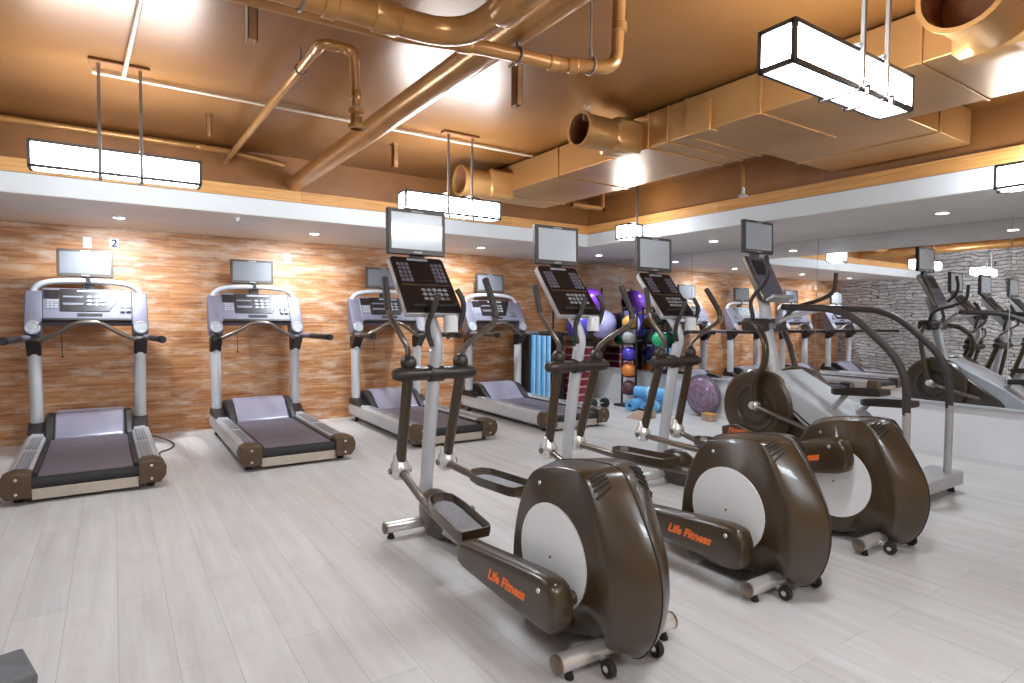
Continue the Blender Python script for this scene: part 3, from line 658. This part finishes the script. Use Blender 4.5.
LOW = math.atan2(-.13, -.17)
elliptical(1.625, LOW, 'nearest bronze elliptical trainer, its housing at the bottom centre of the photo')
elliptical(2.745, LOW+0.12, 'middle bronze elliptical trainer, between the two other ellipticals', swing=(.10, .19))
elliptical(3.765, math.atan2(.18, -.085), 'third bronze elliptical trainer, its left lever raised, beside the stair climber', swing=(.17, .12))

# ------------------------------------------------------------------ treadmills (rear at local y 0, user faces +y)
def treadmill():
    t = thing('treadmill', '', 'treadmill', (0, 0, 0), 'silver treadmills along the wood wall')
    for s in (-1, 1):
        prof = [(s*.325, .06), (s*.325, .205), (s*.345, .218), (s*.435, .222), (s*.468, .20), (s*.485, .15), (s*.475, .09), (s*.44, .055)]
        rings = []
        for y, dz, sh_ in ((.05, 0, 1), (.3, 0, 1), (1.55, .012, 1), (1.98, .014, 1), (2.06, .0, .93)):
            rings.append([(p[0]*sh_, y, p[1]+dz) for p in prof])
        rl = obj('side_rail', MB().loft(rings), 'silver_light', t, bevel=.006, angle=30)
        tr = MB()
        for k in range(4): tr.box(s*.352+s*.021*k-.008, s*.352+s*.021*k+.008, .16, .80, .217, .228)
        for k in range(4): tr.box(s*.352+s*.021*k-.008, s*.352+s*.021*k+.008, .88, 1.45, .222, .234)
        obj('tread_grip', tr, 'foot_rail', rl, bevel=.002)
        pc = [(s*.318, .045), (s*.318, .215), (s*.36, .232), (s*.43, .236), (s*.478, .215), (s*.500, .165), (s*.495, .10), (s*.46, .045)]
        ec = [[(p[0]*k, y, .13+(p[1]-.13)*kz) for p in pc] for y, k, kz in ((-.035, .995, .86), (-.02, 1, .97), (.07, 1, 1), (.14, .985, .95))]
        e = obj('end_cap', MB().loft(ec), 'cap_brown', t, bevel=.006)
        for zz in (.085, .185): obj('screw', MB().lathe([(.001, -.004), (.010, -.004), (.010, 0), (.001, .002)], (s*.40, -.034, zz), 'y', 12), 'chrome', e)
        obj('foot', MB().lathe([(.03, 0), (.03, .02), (.015, .025), (.015, .06)], (s*.40, .12, .001), 'z', 14), 'rubber', t)
        obj('foot', MB().lathe([(.03, 0), (.03, .02), (.015, .025), (.015, .06)], (s*.40, 1.9, .001), 'z', 14), 'rubber', t)
    belt = [(.0, .13), (.012, .165), (.04, .182), (.08, .186), (1.52, .192), (1.52, .172), (.08, .162), (.05, .13), (.04, .10), (.01, .105)]
    obj('running_belt', MB().prism(belt, -.285, .285), 'belt', t, angle=60)
    obj('belt_edge', MB().box(-.325, -.288, .06, 1.5, .15, .20).box(.288, .325, .06, 1.5, .15, .20), 'black_plastic', t, bevel=.004)
    obj('roller', MB().cyl((-.318, .035, .135), (.318, .035, .135), .046, 20), 'rubber', t)
    obj('rear_crossbar', MB().box(-.318, .318, -.005, .05, .028, .105), 'cap_silver', t, bevel=.004)
    obj('deck', MB().box(-.318, .318, .12, 1.95, .07, .16), 'black_plastic', t)
    hd = [(1.47, .19), (1.50, .215), (1.53, .23), (1.72, .385), (1.82, .41), (2.03, .38), (2.10, .30), (2.11, .08), (1.6, .08)]
    hp = obj('motor_hood', MB().prism(hd, -.27, .27), 'hood', t, bevel=.02, bseg=3)
    for s in (-1, 1):
        sd = [(1.44, .195), (1.49, .235), (1.56, .275), (1.70, .375), (1.82, .395), (2.04, .36), (2.10, .28), (2.10, .10), (1.6, .10)]
        obj('hood_side', MB().prism(sd, s*.27, s*.345), 'black_plastic', hp, bevel=.02)
        bt = [(1.58, .225), (1.72, .25), (1.80, .30), (1.95, .31), (2.02, .22)]
        obj('post_boot', MB().prism(bt, s*.345, s*.475), 'black_plastic', t, bevel=.012)
        post = [(s*.415, 1.88, .20), (s*.418, 1.885, .60), (s*.422, 1.89, 1.02), (s*.424, 1.88, 1.16)]
        ps = obj('upright', MB().tube(post, .052, 20, flat=1.25, up=(0, 1, 0)), 'silver_light', t)
        # dark wedge under the side handle
        wd = [(1.94, 1.08), (1.74, 1.12), (1.70, 1.085), (1.80, .98), (1.84, .93), (1.93, .92)]
        obj('arm_bracket', MB().prism(wd, s*.424-.055, s*.424+.055), 'console_dark', ps, bevel=.012)
        # side handle towards the user
        xa = s*.465
        obj('side_handle', MB().tube(rounded([(s*.44, 1.80, 1.09), (xa, 1.72, 1.105), (xa+s*.085, .90, 1.105)], .05), .026, 16), 'ear', t)
        gx = xa+s*.085
        obj('handle_grip', MB().tube([(gx-s*.006, .96, 1.105), (gx, .90, 1.105), (gx+s*.001, .885, 1.105)], [.032, .033, .024], 16), 'rubber', t)
        obj('handle_sleeve', MB().tube([(xa+s*.030, 1.43, 1.105), (xa+s*.079, .96, 1.105)], .030, 16), 'grip', t)
        # ear plate beside the console
        ear = [(1.80, 1.10), (1.755, 1.17), (1.79, 1.27), (1.90, 1.46), (1.95, 1.545), (1.99, 1.55), (2.01, 1.48), (1.98, 1.25), (1.93, 1.10)]
        er = MB()
        rr = []
        for xx, k in ((s*.355, .96), (s*.365, 1), (s*.475, 1), (s*.492, .94)):
            rr.append([(xx, 1.89+(p[0]-1.89)*k, 1.33+(p[1]-1.33)*k) for p in ear])
        e2 = obj('side_panel', er.loft(rr), 'ear', t, bevel=.008)
        # round fan cover low on the panel, facing the user
        FM = frame_mtx((s*.425, 1.765, 1.195), (1, 0, 0), (0, .35, 1))
        fan = MB(); n = 24
        fan.loft([[FM @ Vector((r*math.cos(2*PI*k/n), r*1.1*math.sin(2*PI*k/n), h)) for k in range(n)] for r, h in ((.060, -.012), (.060, .016), (.050, .022), (.044, .018), (.01, .022))])
        obj('fan_cover', fan, 'button', e2)
    # curved front bar
    bar = spline([(-.42, 1.74, 1.085), (-.36, 1.72, 1.09), (-.24, 1.68, 1.15), (-.10, 1.66, 1.235), (0, 1.655, 1.25), (.10, 1.66, 1.235), (.24, 1.68, 1.15), (.36, 1.72, 1.09), (.42, 1.74, 1.085)], 6)
    obj('front_bar', MB().tube(bar, .021, 14), 'steel_dark', t)
    arch = spline([(-.44, 1.98, 1.50), (-.41, 1.98, 1.58), (-.30, 1.98, 1.635), (0, 1.98, 1.655), (.30, 1.98, 1.635), (.41, 1.98, 1.58), (.44, 1.98, 1.50)], 6)
    obj('arch_tube', MB().tube(arch, .028, 16), 'silver_light', t)
    # console
    bo = Vector((0, 1.79, 1.24)); top = Vector((0, 1.965, 1.575)); up = top-bo; h = up.length/2
    F = frame_mtx((top+bo)/2, (1, 0, 0), up); Rm = F @ Matrix(((1,0,0,0),(0,0,1,0),(0,-1,0,0),(0,0,0,1)))
    cs = obj('console', MB().box(-.36, .36, -.01, .07, -h, h, Rm), 'ear', t, bevel=.012)
    obj('face_plate', MB().loft([[Rm @ Vector((p[0], d, p[1])) for p in ((-.225, -h*.36), (.17, -h*.36), (.235, h*.30), (.29, h*.93), (-.225, h*.93))] for d in (-.008, -.016)]), 'console_dark', cs, bevel=.002)
    obj('keypad', keys(Rm @ Matrix.Translation((0, -.010, 0)), -.33, -.235, -h*.2, h*.30, 3, 4, .3), 'button', cs)
    obj('display', MB().box(-.345, -.228, -.016, -.008, h*.36, h*.86, Rm), 'console_dark', cs, bevel=.002)
    obj('brand_strip', MB().box(-.09, .15, -.020, -.014, h*.76, h*.85, Rm), 'button', cs)
    obj('key_field', keys(Rm @ Matrix.Translation((0, -.016, 0)), -.02, .15, -h*.08, h*.58, 3, 3, .45), 'button', cs)
    obj('window', MB().box(-.20, -.04, -.020, -.014, -h*.02, h*.12, Rm).box(-.20, -.04, -.020, -.014, h*.42, h*.52, Rm), 'keypad', cs)
    obj('dial_cluster', keys(Rm @ Matrix.Translation((0, -.010, 0)), .25, .35, -h*.40, h*.05, 2, 2, .25, .02), 'keypad', cs)
    obj('reading_shelf', MB().box(-.355, .355, -.06, -.006, -h, -h*.86, Rm), 'black_plastic', cs, bevel=.006)
    obj('lower_slot', MB().box(-.09, .11, -.014, -.006, -h*.64, -h*.46, Rm), 'rubber', cs, bevel=.003)
    obj('safety_cord', MB().tube([(-.21, 1.80, 1.22), (-.212, 1.802, 1.05), (-.208, 1.80, .93)], .003, 8).ball((-.208, 1.80, .925), .011, 10, 6), 'rubber', t)
    obj('monitor_mount', MB().box(-.05, .05, 1.985, 2.03, 1.55, 1.72).box(-.02, .02, 1.95, 2.0, 1.62, 1.70), 'black_plastic', t, bevel=.004)
    monitor(t, (-.02, 1.975, 1.825), .455, .27, .05, 'screen_dim')
    return t
tm = treadmill()
TL = ['silver treadmill at the far left, below the paper sign with a 2',
      'silver treadmill second from the left, alone below a white outlet plate',
      'silver treadmill directly behind the nearest elliptical trainer',
      'silver treadmill nearest the room corner, behind the middle elliptical trainer']
for i, (x, y) in enumerate(((-.170, 5.29), (1.36, 5.42), (2.965, 5.50), (4.60, 5.50))):
    o = tm if i == 0 else copy_tree(tm)
    o.location = (x, y, 0); o['label'] = TL[i]
    o.rotation_euler.z = (.012, 0, 0, 0)[i]
pc = obj('power_cord', MB().tube(spline([(.28, 7.62, .02), (.40, 7.3, .03), (.50, 7.0, .012), (.46, 6.75, .01), (.36, 6.6, .01), (.345, 6.3, .01)], 8), .007, 8), 'rubber')
tag(pc, 'thin black power cord looping on the floor beside the leftmost treadmill', 'cord')

# ------------------------------------------------------------------ stair climber
def climber():
    t = thing('stair_climber', 'stair climber with long curved handrails, in front of the mirror on the right', 'stair climber', (4.97, 1.95, 0))
    o = Vector((4.97, 1.95, 0))
    def G(x, y, z): return (x-o.x, y-o.y, z)
    pl = obj('rear_platform', MB().box(-.50, .51, -.06, .17, .06, .165), 'silver', t, bevel=.012)
    for xx in (-.44, .44): obj('foot', MB().lathe([(.025, .001), (.025, .02), (.012, .03), (.012, .07)], (xx, .0, 0), 'z', 12), 'rubber', pl)
    for s in (-1, 1): obj('base_rail', MB().box(s*.42-.04, s*.42+.04, .15, 1.55, .04, .13), 'steel_dark', t, bevel=.012)
    obj('cross_member', MB().box(-.42, .42, 1.35, 1.47, .03, .10), 'steel_dark', t, bevel=.01)
    cy, cz, r = 3.14-o.y, .565, .335
    for s in (-1, 1):
        pr = [(.001, .0), (.16, .0), (.17, .012), (.20, .012), (.205, .004), (.29, .004), (.31, .0), (.332, -.02), (r, -.05), (.32, -.11), (.001, -.11)]
        d = obj('side_disc', MB().lathe([(a, s*b) for a, b in pr], (s*.345, cy, cz), 'x', 56), 'bronze', t, angle=25)
        obj('disc_groove', MB().lathe([(.12, s*.001), (.135, s*.006), (.15, s*.001)], (s*.345, cy, cz), 'x', 40, ring=True), 'bronze_dark', d)
        obj('hub', MB().lathe([(.001, s*.03), (.022, s*.03), (.030, s*.02), (.034, 0), (.001, 0)], (s*.345, cy, cz), 'x', 20), 'chrome', d)
    body = [(cy+.22, .10), (cy+.27, .50), (cy+.10, .80), (cy-.10, .83), (cy-.40, .60), (cy-.62, .44), (cy-.80, .20), (cy-.80, .06)]
    obj('drive_body', MB().prism(body, -.26, .26), 'bronze', t, bevel=.02)
    shr = [(cy+.02, .80), (cy-.07, .885), (cy-.35, .74), (cy-.65, .58), (cy-1.02, .30), (cy-1.02, .10), (cy-.85, .10), (cy-.44, .45), (cy-.17, .67)]
    sh = obj('shroud', MB().prism(shr, -.315, .24), 'silver_light', t, bevel=.02, bseg=3)
    obj('shroud_stripe', MB().prism([(cy-.20, .665), (cy-.19, .685), (cy-.60, .40), (cy-.61, .38)], -.322, -.305), 'rubber', sh)
    text_mesh('lettering', 'Fitness', .07, frame_mtx((-.4, cy+.13, .345), (0, -1, 0.12), (0, 0, 1)), 'orange_print', t, .0012, .25, .0015)
    obj('skirt', MB().prism([(cy+.28, .04), (cy+.30, .36), (cy+.15, .40), (cy-.25, .30), (cy-.45, .04)], -.395, -.30).prism([(cy+.28, .04), (cy+.30, .36), (cy+.15, .40), (cy-.25, .30), (cy-.45, .04)], .30, .395), 'bronze', t, bevel=.01)
    # handrails
    for s in (-1, 1):
        x = s*.35
        path = rounded([(x, 2.90-o.y, 1.43), (x, 2.38-o.y, 1.405), (x, 1.955-o.y, 1.00), (x, 1.945-o.y, .55), (x, 1.945-o.y, .16)], .20, 8)
        up = [p for p in path if p[2] > .66]; lo = [Vector((x, 1.945-o.y, .68)), Vector((x, 1.945-o.y, .155))]
        hr = obj('handrail', MB().tube(up+[Vector((x, 1.945-o.y, .66))], .0265, 16), 'grip', t)
        obj('rail_post', MB().tube(lo, .0265, 16), 'silver', hr)
        obj('rail_bracket', MB().tube([(x, 2.91-o.y, 1.43), (x*.3, 3.08-o.y, 1.36), (0, 3.18-o.y, 1.30)], .020, 12), 'silver', hr)
    # mast, console
    obj('mast', MB().tube(spline([(0, 3.16-o.y, .80), (0, 3.25-o.y, 1.15), (0, 3.30-o.y, 1.45), (0, 3.36-o.y, 1.60)], 6), .058, 18, flat=.8), 'silver_light', t)
    cl = obj('mast_collar', MB().box(-.24, .25, 3.22-o.y, 3.38-o.y, 1.215, 1.335), 'bronze_dark', t, bevel=.03)
    obj('badge', MB().box(-.05, .05, 3.212-o.y, 3.22-o.y, 1.245, 1.295), 'button', cl)
    bo = Vector((0, 3.20-o.y, 1.50)); top = Vector((0, 3.40-o.y, 1.90)); up = top-bo; h = up.length/2
    F = frame_mtx((top+bo)/2, (1, 0, 0), up); Rm = F @ Matrix(((1,0,0,0),(0,0,1,0),(0,-1,0,0),(0,0,0,1)))
    cs = obj('console', MB().box(-.175, .175, -.012, .045, -h, h, Rm), 'steel_dark', t, bevel=.012)
    obj('face_plate', MB().box(-.155, .155, -.018, -.010, -h*.92, h*.92, Rm), 'ear', cs, bevel=.003)
    obj('display', MB().box(-.13, .05, -.021, -.016, h*.1, h*.8, Rm), 'console_dark', cs)
    obj('keypad', keys(Rm @ Matrix.Translation((0, -.018, 0)), .06, .145, h*.1, h*.8, 2, 4, .3), 'keypad', cs)
    obj('key_field', keys(Rm @ Matrix.Translation((0, -.018, 0)), -.12, .12, -h*.75, -h*.1, 4, 2, .5), 'keypad', cs)
    obj('tray', MB().box(-.16, .16, -.10, -.01, -h*1.1, -h*.98, Rm), 'silver', cs, bevel=.006)
    obj('monitor_mount', MB().box(-.05, .05, 3.40-o.y, 3.44-o.y, 1.82, 2.0), 'black_plastic', t, bevel=.004)
    monitor(t, (.02, 3.40-o.y, 2.085), .44, .30, .03, 'screen_glass', 0.0)
    # moving arms
    for s in (-1, 1):
        a = [(s*.22, 3.27-o.y, 1.275), (s*.34, 3.12-o.y, 1.25), (s*.40, 3.01-o.y, 1.12), (s*.40, 3.02-o.y, .93), (s*.40, 3.12-o.y, .80), (s*.40, 3.11-o.y, .59)]
        if s > 0: a = [(.20, 3.28-o.y, 1.275), (.31, 3.30-o.y, 1.22), (.38, 3.28-o.y, 1.10), (.40, 3.24-o.y, .93), (.40, 3.22-o.y, .80), (.40, 3.16-o.y, .59)]
        ar = obj('swing_arm', MB().tube(rounded(a, .08), .028, 16), 'bronze', t)
        e = Vector(a[-1])
        obj('joint', MB().ball(e, .045, 18, 12).cyl(e+Vector((-.05, 0, 0)), e+Vector((.055, 0, 0)), .024, 14), 'chrome', ar)
        obj('connecting_rod', MB().tube([e, e+Vector((-s*.0, -.25, -.07)), e+Vector((-s*.0, -.50, -.14))], .021, 12), 'steel_dark', ar)
        hn = [(-.20, 3.28-o.y, 1.30), (-.22, 3.27-o.y, 1.37), (-.22, 3.285-o.y, 1.50), (-.22, 3.15-o.y, 1.66), (-.22, 3.13-o.y, 1.77), (-.22, 3.15-o.y, 1.88)]
        if s > 0: hn = [(.22, 3.26-o.y, 1.32), (.30, 3.17-o.y, 1.44), (.33, 2.97-o.y, 1.505), (.33, 2.85-o.y, 1.58), (.33, 2.83-o.y, 1.74)]
        obj('handlebar', MB().tube(spline(hn, 6), .0175, 14), 'grip', ar)
    # pedals
    for s, y, z in ((-1, 2.36, .765), (1, 2.30, .66)):
        x = s*.17
        obj('pedal_lever', MB().tube([(x, 2.46-o.y, z-.03), (x, 2.62-o.y, z-.22), (x, 2.80-o.y, .52)], .022, 12), 'silver', t)
        w, l = .085, .19
        F = Matrix.Translation((x, y-o.y, z)) @ Matrix.Rotation(-.06, 4, 'X')
        out = [(-w, -l), (w, -l), (w, l*.8), (w*.6, l), (-w*.6, l), (-w, l*.8)]
        def rg(k, zz): return [F @ Vector((p[0]*k, p[1]*k, zz)) for p in out]
        pd = obj('pedal', MB().loft([rg(.95, -.02), rg(1, -.012), rg(1.0, .03), rg(.94, .03), rg(.93, .004)]), 'bronze_dark', t, bevel=.003)
        obj('foot_pad', MB().loft([rg(.88, .0), rg(.88, .010)]), 'pedal_pad', pd)
    return t
climber()

# ------------------------------------------------------------------ corner equipment
def ball(name, label, c, r, m, group=None, seam=True):
    t = thing(name, label, 'ball', c, group)
    obj('shell', MB().ball((0, 0, 0), r, 32, 20), m, t)
    if seam: obj('valve', MB().lathe([(.001, -.004), (r*.07, -.002), (r*.07, .002), (.001, .004)], (-r*.70, -r*.70, 0), 'z', 12), 'plate_white', t)
    return t
# big exercise balls on a wall rack
rk = thing('exercise_ball_rack', 'dark wall rack holding the big exercise balls in the corner', 'rack', (6.2, 7.2, 0))
for x in (-.34, .34):
    obj('post', MB().cyl((x, .42, 0), (x, .42, 1.85), .016, 12), 'black_plastic', rk)
for z in (.965, 1.40):
    obj('shelf_ring', MB().tube(rounded([(-.34, .42, z), (-.30, -.13, z), (.30, -.13, z), (.34, .42, z)], .08), .010, 10), 'black_plastic', rk)
    obj('cradle_bar', MB().cyl((-.335, .12, z), (.335, .12, z), .009, 10), 'black_plastic', rk)
ball('exercise_ball', 'deep purple exercise ball topmost in the corner rack', (6.25, 7.17, 1.60), .20, 'ball_purple', 'exercise balls in the corner')
ball('exercise_ball', 'dark blue exercise ball on the left of the corner rack, below the purple one', (6.01, 7.15, 1.21), .20, 'ball_blue', 'exercise balls in the corner')
ball('exercise_ball', 'pale lavender exercise ball in the corner rack, below and right of the purple one', (6.46, 7.12, 1.235), .225, 'ball_lavender', 'exercise balls in the corner')
ball('exercise_ball', 'small green ball resting on top of the red step risers', (6.25, 7.47, .978), .10, 'ball_green', 'exercise balls in the corner')
# medicine ball tree
mr = thing('medicine_ball_rack', 'upright black rack with a column of small medicine balls', 'rack', (6.50, 6.56, 0))
obj('rack_base', MB().box(-.16, .16, -.16, .16, .002, .035), 'black_plastic', mr, bevel=.01)
for s in (-1, 1): obj('post', MB().box(-.012, .012, s*.145-.012, s*.145+.012, .03, 1.5), 'black_plastic', mr, bevel=.003)
obj('top_bar', MB().box(-.012, .012, -.157, .157, 1.48, 1.504), 'black_plastic', mr, bevel=.003)
MZ = [1.265, 1.035, .79, .54, .28]
for z in MZ:
    n = 20; obj('cradle', MB().tube([(math.cos(2*PI*k/n)*.085, math.sin(2*PI*k/n)*.085, z-.083) for k in range(n)], .008, 8, closed=True).box(-.008, .008, -.15, -.08, z-.09, z-.076).box(-.008, .008, .08, .15, z-.09, z-.076), 'black_plastic', mr)
for z, m, lb in zip(MZ, ('ball_amber', 'ball_grey', 'ball_blue', 'ball_orange', 'ball_maroon'),
                    ('amber medicine ball at the top of the upright black rack', 'grey medicine ball second from top in the black rack', 'blue medicine ball in the middle of the black rack', 'orange medicine ball second from bottom in the black rack', 'dark maroon medicine ball at the bottom of the black rack')):
    ball('medicine_ball', lb, (6.50, 6.56, z), .113, m, 'medicine balls in the black rack')
mr2 = thing('slim_ball_rack', 'slim black rack against the mirror with three coloured balls', 'rack', (6.62, 6.05, 0))
obj('post', MB().box(-.012, .012, -.15, -.126, .54, 1.60), 'black_plastic', mr2)
obj('post', MB().box(-.012, .012, .126, .15, .54, 1.60), 'black_plastic', mr2)
obj('top_bar', MB().box(-.012, .012, -.15, .15, 1.58, 1.604), 'black_plastic', mr2)
for z in (.70, 1.03, 1.36): obj('shelf_bar', MB().box(-.07, .07, -.13, .13, z-.125, z-.115), 'black_plastic', mr2)
obj('ledge_foot', MB().box(-.05, .05, -.15, .15, .541, .56), 'black_plastic', mr2)
for z, m, lb in ((1.36, 'ball_black', 'black ball on the top shelf of the slim mirror rack'), (1.03, 'ball_green', 'green ball on the middle shelf of the slim mirror rack'), (.70, 'ball_orange', 'orange ball on the bottom shelf of the slim mirror rack')):
    ball('medicine_ball', lb, (6.60, 6.05, z), .112, m, 'balls on the slim mirror rack')
# step risers stacked
for k in range(7):
    z = .002+k*.125
    s_ = thing('step_riser', 'red aerobic step riser in the corner stack, ' + ('topmost of seven' if k == 6 else 'lowest of seven' if k == 0 else ['', 'second from the floor', 'third from the floor', 'fourth from the floor', 'third from the top', 'second from the top'][k]), 'step', (6.27, 7.45, z), 'red step risers stacked in the corner')
    obj('block', MB().loft([[(a*w, b*w, zz) for a, b in ((-.17, -.17), (.17, -.17), (.17, .17), (-.17, .17))] for w, zz in ((1, 0), (.97, .085), (.92, .095))]), 'step_red', s_, bevel=.006)
    obj('band', MB().box(-.16, .16, -.16, .16, .095, .124), 'step_pink', s_, bevel=.004)
# mats standing on edge against the back wall, in a dark stand
ms = thing('mat_stand', 'dark low stand holding blue exercise mats upright at the back wall', 'stand', (5.45, 7.45, 0))
obj('base_tray', MB().box(-.30, .36, -.17, .22, .002, .03), 'black_plastic', ms, bevel=.008)
obj('side_frame', MB().box(-.30, -.275, -.17, .22, .03, 1.12), 'black_plastic', ms, bevel=.006)
obj('side_frame', MB().box(.335, .36, -.17, .22, .03, 1.12), 'black_plastic', ms, bevel=.006)
obj('back_panel', MB().box(-.275, .335, .20, .22, .03, 1.12), 'black_plastic', ms)
for k in range(4):
    m_ = thing('exercise_mat', 'blue exercise mat on edge in the stand, ' + ('leftmost of four', 'second from left of four', 'third from left of four', 'rightmost of four')[k], 'mat', (5.24+.095*k, 7.43, .031), 'blue mats in the stand')
    obj('foam', MB().box(-.036, -.002, -.16, .19, 0, 1.06), 'mat_blue', m_, bevel=.012)
    obj('back_layer', MB().box(-.002, .030, -.16, .19, 0, 1.06), 'mat_pale', m_, bevel=.012)
# rolled mats and small gear at the low wall
def roll(label, p0, p1, r, m='mat_blue'):
    p0, p1 = Vector(p0), Vector(p1); t = thing('rolled_mat', label, 'mat', p0, 'rolled blue mats on the floor')
    ax = (p1-p0); d = ax.normalized(); u = Vector((0, 0, 1)); b = d.cross(u).normalized()
    inn, outr = [], []
    N = 60
    for k in range(N+1):
        a = 2*PI*2.2*k/N; rr = r*(.42+.58*k/N); outr.append(b*math.cos(a)*rr+u*math.sin(a)*rr)
    mb = MB()
    th = r*.2
    for k in range(N):
        a, c = outr[k], outr[k+1]; ai, ci = a*(1-th/a.length), c*(1-th/c.length)
        mb.add([a, c, ci, ai, a+ax, c+ax, ci+ax, ai+ax], [(0,1,2,3), (7,6,5,4), (0,4,5,1), (2,6,7,3)])
    obj('foam_roll', mb, m, t, angle=60)
    obj('strap', hollow(MB(), [ax*.4, ax*.46], r*1.03, .006), 'mat_pale', t)
    return t
roll('rolled blue mat on the floor, its open end left of the other roll', (6.13, 6.17, .092), (6.62, 6.29, .092), .09)
roll('rolled blue mat on the floor, its open end in the middle of the pile', (6.14, 5.88, .092), (6.62, 5.98, .092), .09)
roll('rolled light blue mat lying on top of the two other rolls', (6.36, 6.26, .270), (6.44, 5.70, .270), .085)
wg = thing('foam_wedge', 'small beige wedge lying in front of the rolled blue mats', 'wedge', (5.86, 5.68, 0))
obj('body', MB().prism([(-.16, .002), (.16, .002), (.16, .10), (.10, .11)], -.12, .12, 'y'), 'beige', wg, bevel=.006)
obj('strap', MB().box(.05, .08, -.122, .122, .003, .112), 'black_plastic', wg)
db = thing('dumbbell', 'black dumbbell on the floor below the red step risers', 'dumbbell', (5.95, 6.62, .075))
obj('handle', MB().cyl((-.09, 0, 0), (.09, 0, 0), .016, 14), 'chrome', db)
for s in (-1, 1): obj('head', MB().lathe([(.04, s*.07), (.072, s*.08), (.074, s*.15), (.055, s*.17), (.001, s*.17)], (0, 0, 0), 'x', 8), 'rubber', db, bevel=.004)
# balance dome leaning on the low wall
bd = thing('balance_dome', 'round purple balance dome standing on edge against the low white wall', 'balance dome', (6.64, 5.30, .295), rotz=0)
Rt = Matrix.Rotation(-.10, 4, 'Y')
dm = MB().lathe([(.001, -.13), (.10, -.122), (.18, -.09), (.24, -.045), (.265, 0), (.265, .01), (.001, .012)], (0, 0, 0), 'x', 40); dm.v = [tuple(Rt @ Vector(v)) for v in dm.v]
obj('dome', dm, 'dome_purple', bd, angle=60)
rm = MB().lathe([(.262, -.016), (.286, -.010), (.290, .002), (.284, .016), (.262, .016)], (0, 0, 0), 'x', 44, ring=True); rm.v = [tuple(Rt @ Vector(v)) for v in rm.v]
obj('rim', rm, 'box_grey', bd)
rr = MB()
for r in (.08, .15, .21):
    z = {.08: -.126, .15: -.106, .21: -.070}[r]
    rr.tube([Rt @ Vector((z, r*math.cos(2*PI*k/36), r*math.sin(2*PI*k/36))) for k in range(36)], .005, 6, closed=True)
obj('ridge', rr, 'dome_purple', bd)
ft = thing('wood_block', 'small brown block on the floor under the purple dome', 'block', (6.46, 5.05, 0))
obj('body', MB().box(-.06, .06, -.08, .08, .002, .085), 'beige', ft, bevel=.006)
obj('cap', MB().box(-.062, .062, -.082, .082, .085, .10), 'ball_amber', ft, bevel=.004)
# storage step at the lower left edge
bx = thing('storage_step', 'dark grey step box at the bottom left edge with maroon side', 'step box', (-.268, 2.557, 0))
Rz = Matrix.Rotation(math.radians(15), 4, 'Z')
obj('lid', MB().box(-.50, 0, -.225, 0, .165, .20, Rz), 'box_grey', bx, bevel=.008)
obj('body', MB().box(-.49, -.012, -.215, -.012, .002, .165, Rz), 'box_maroon', bx, bevel=.006)
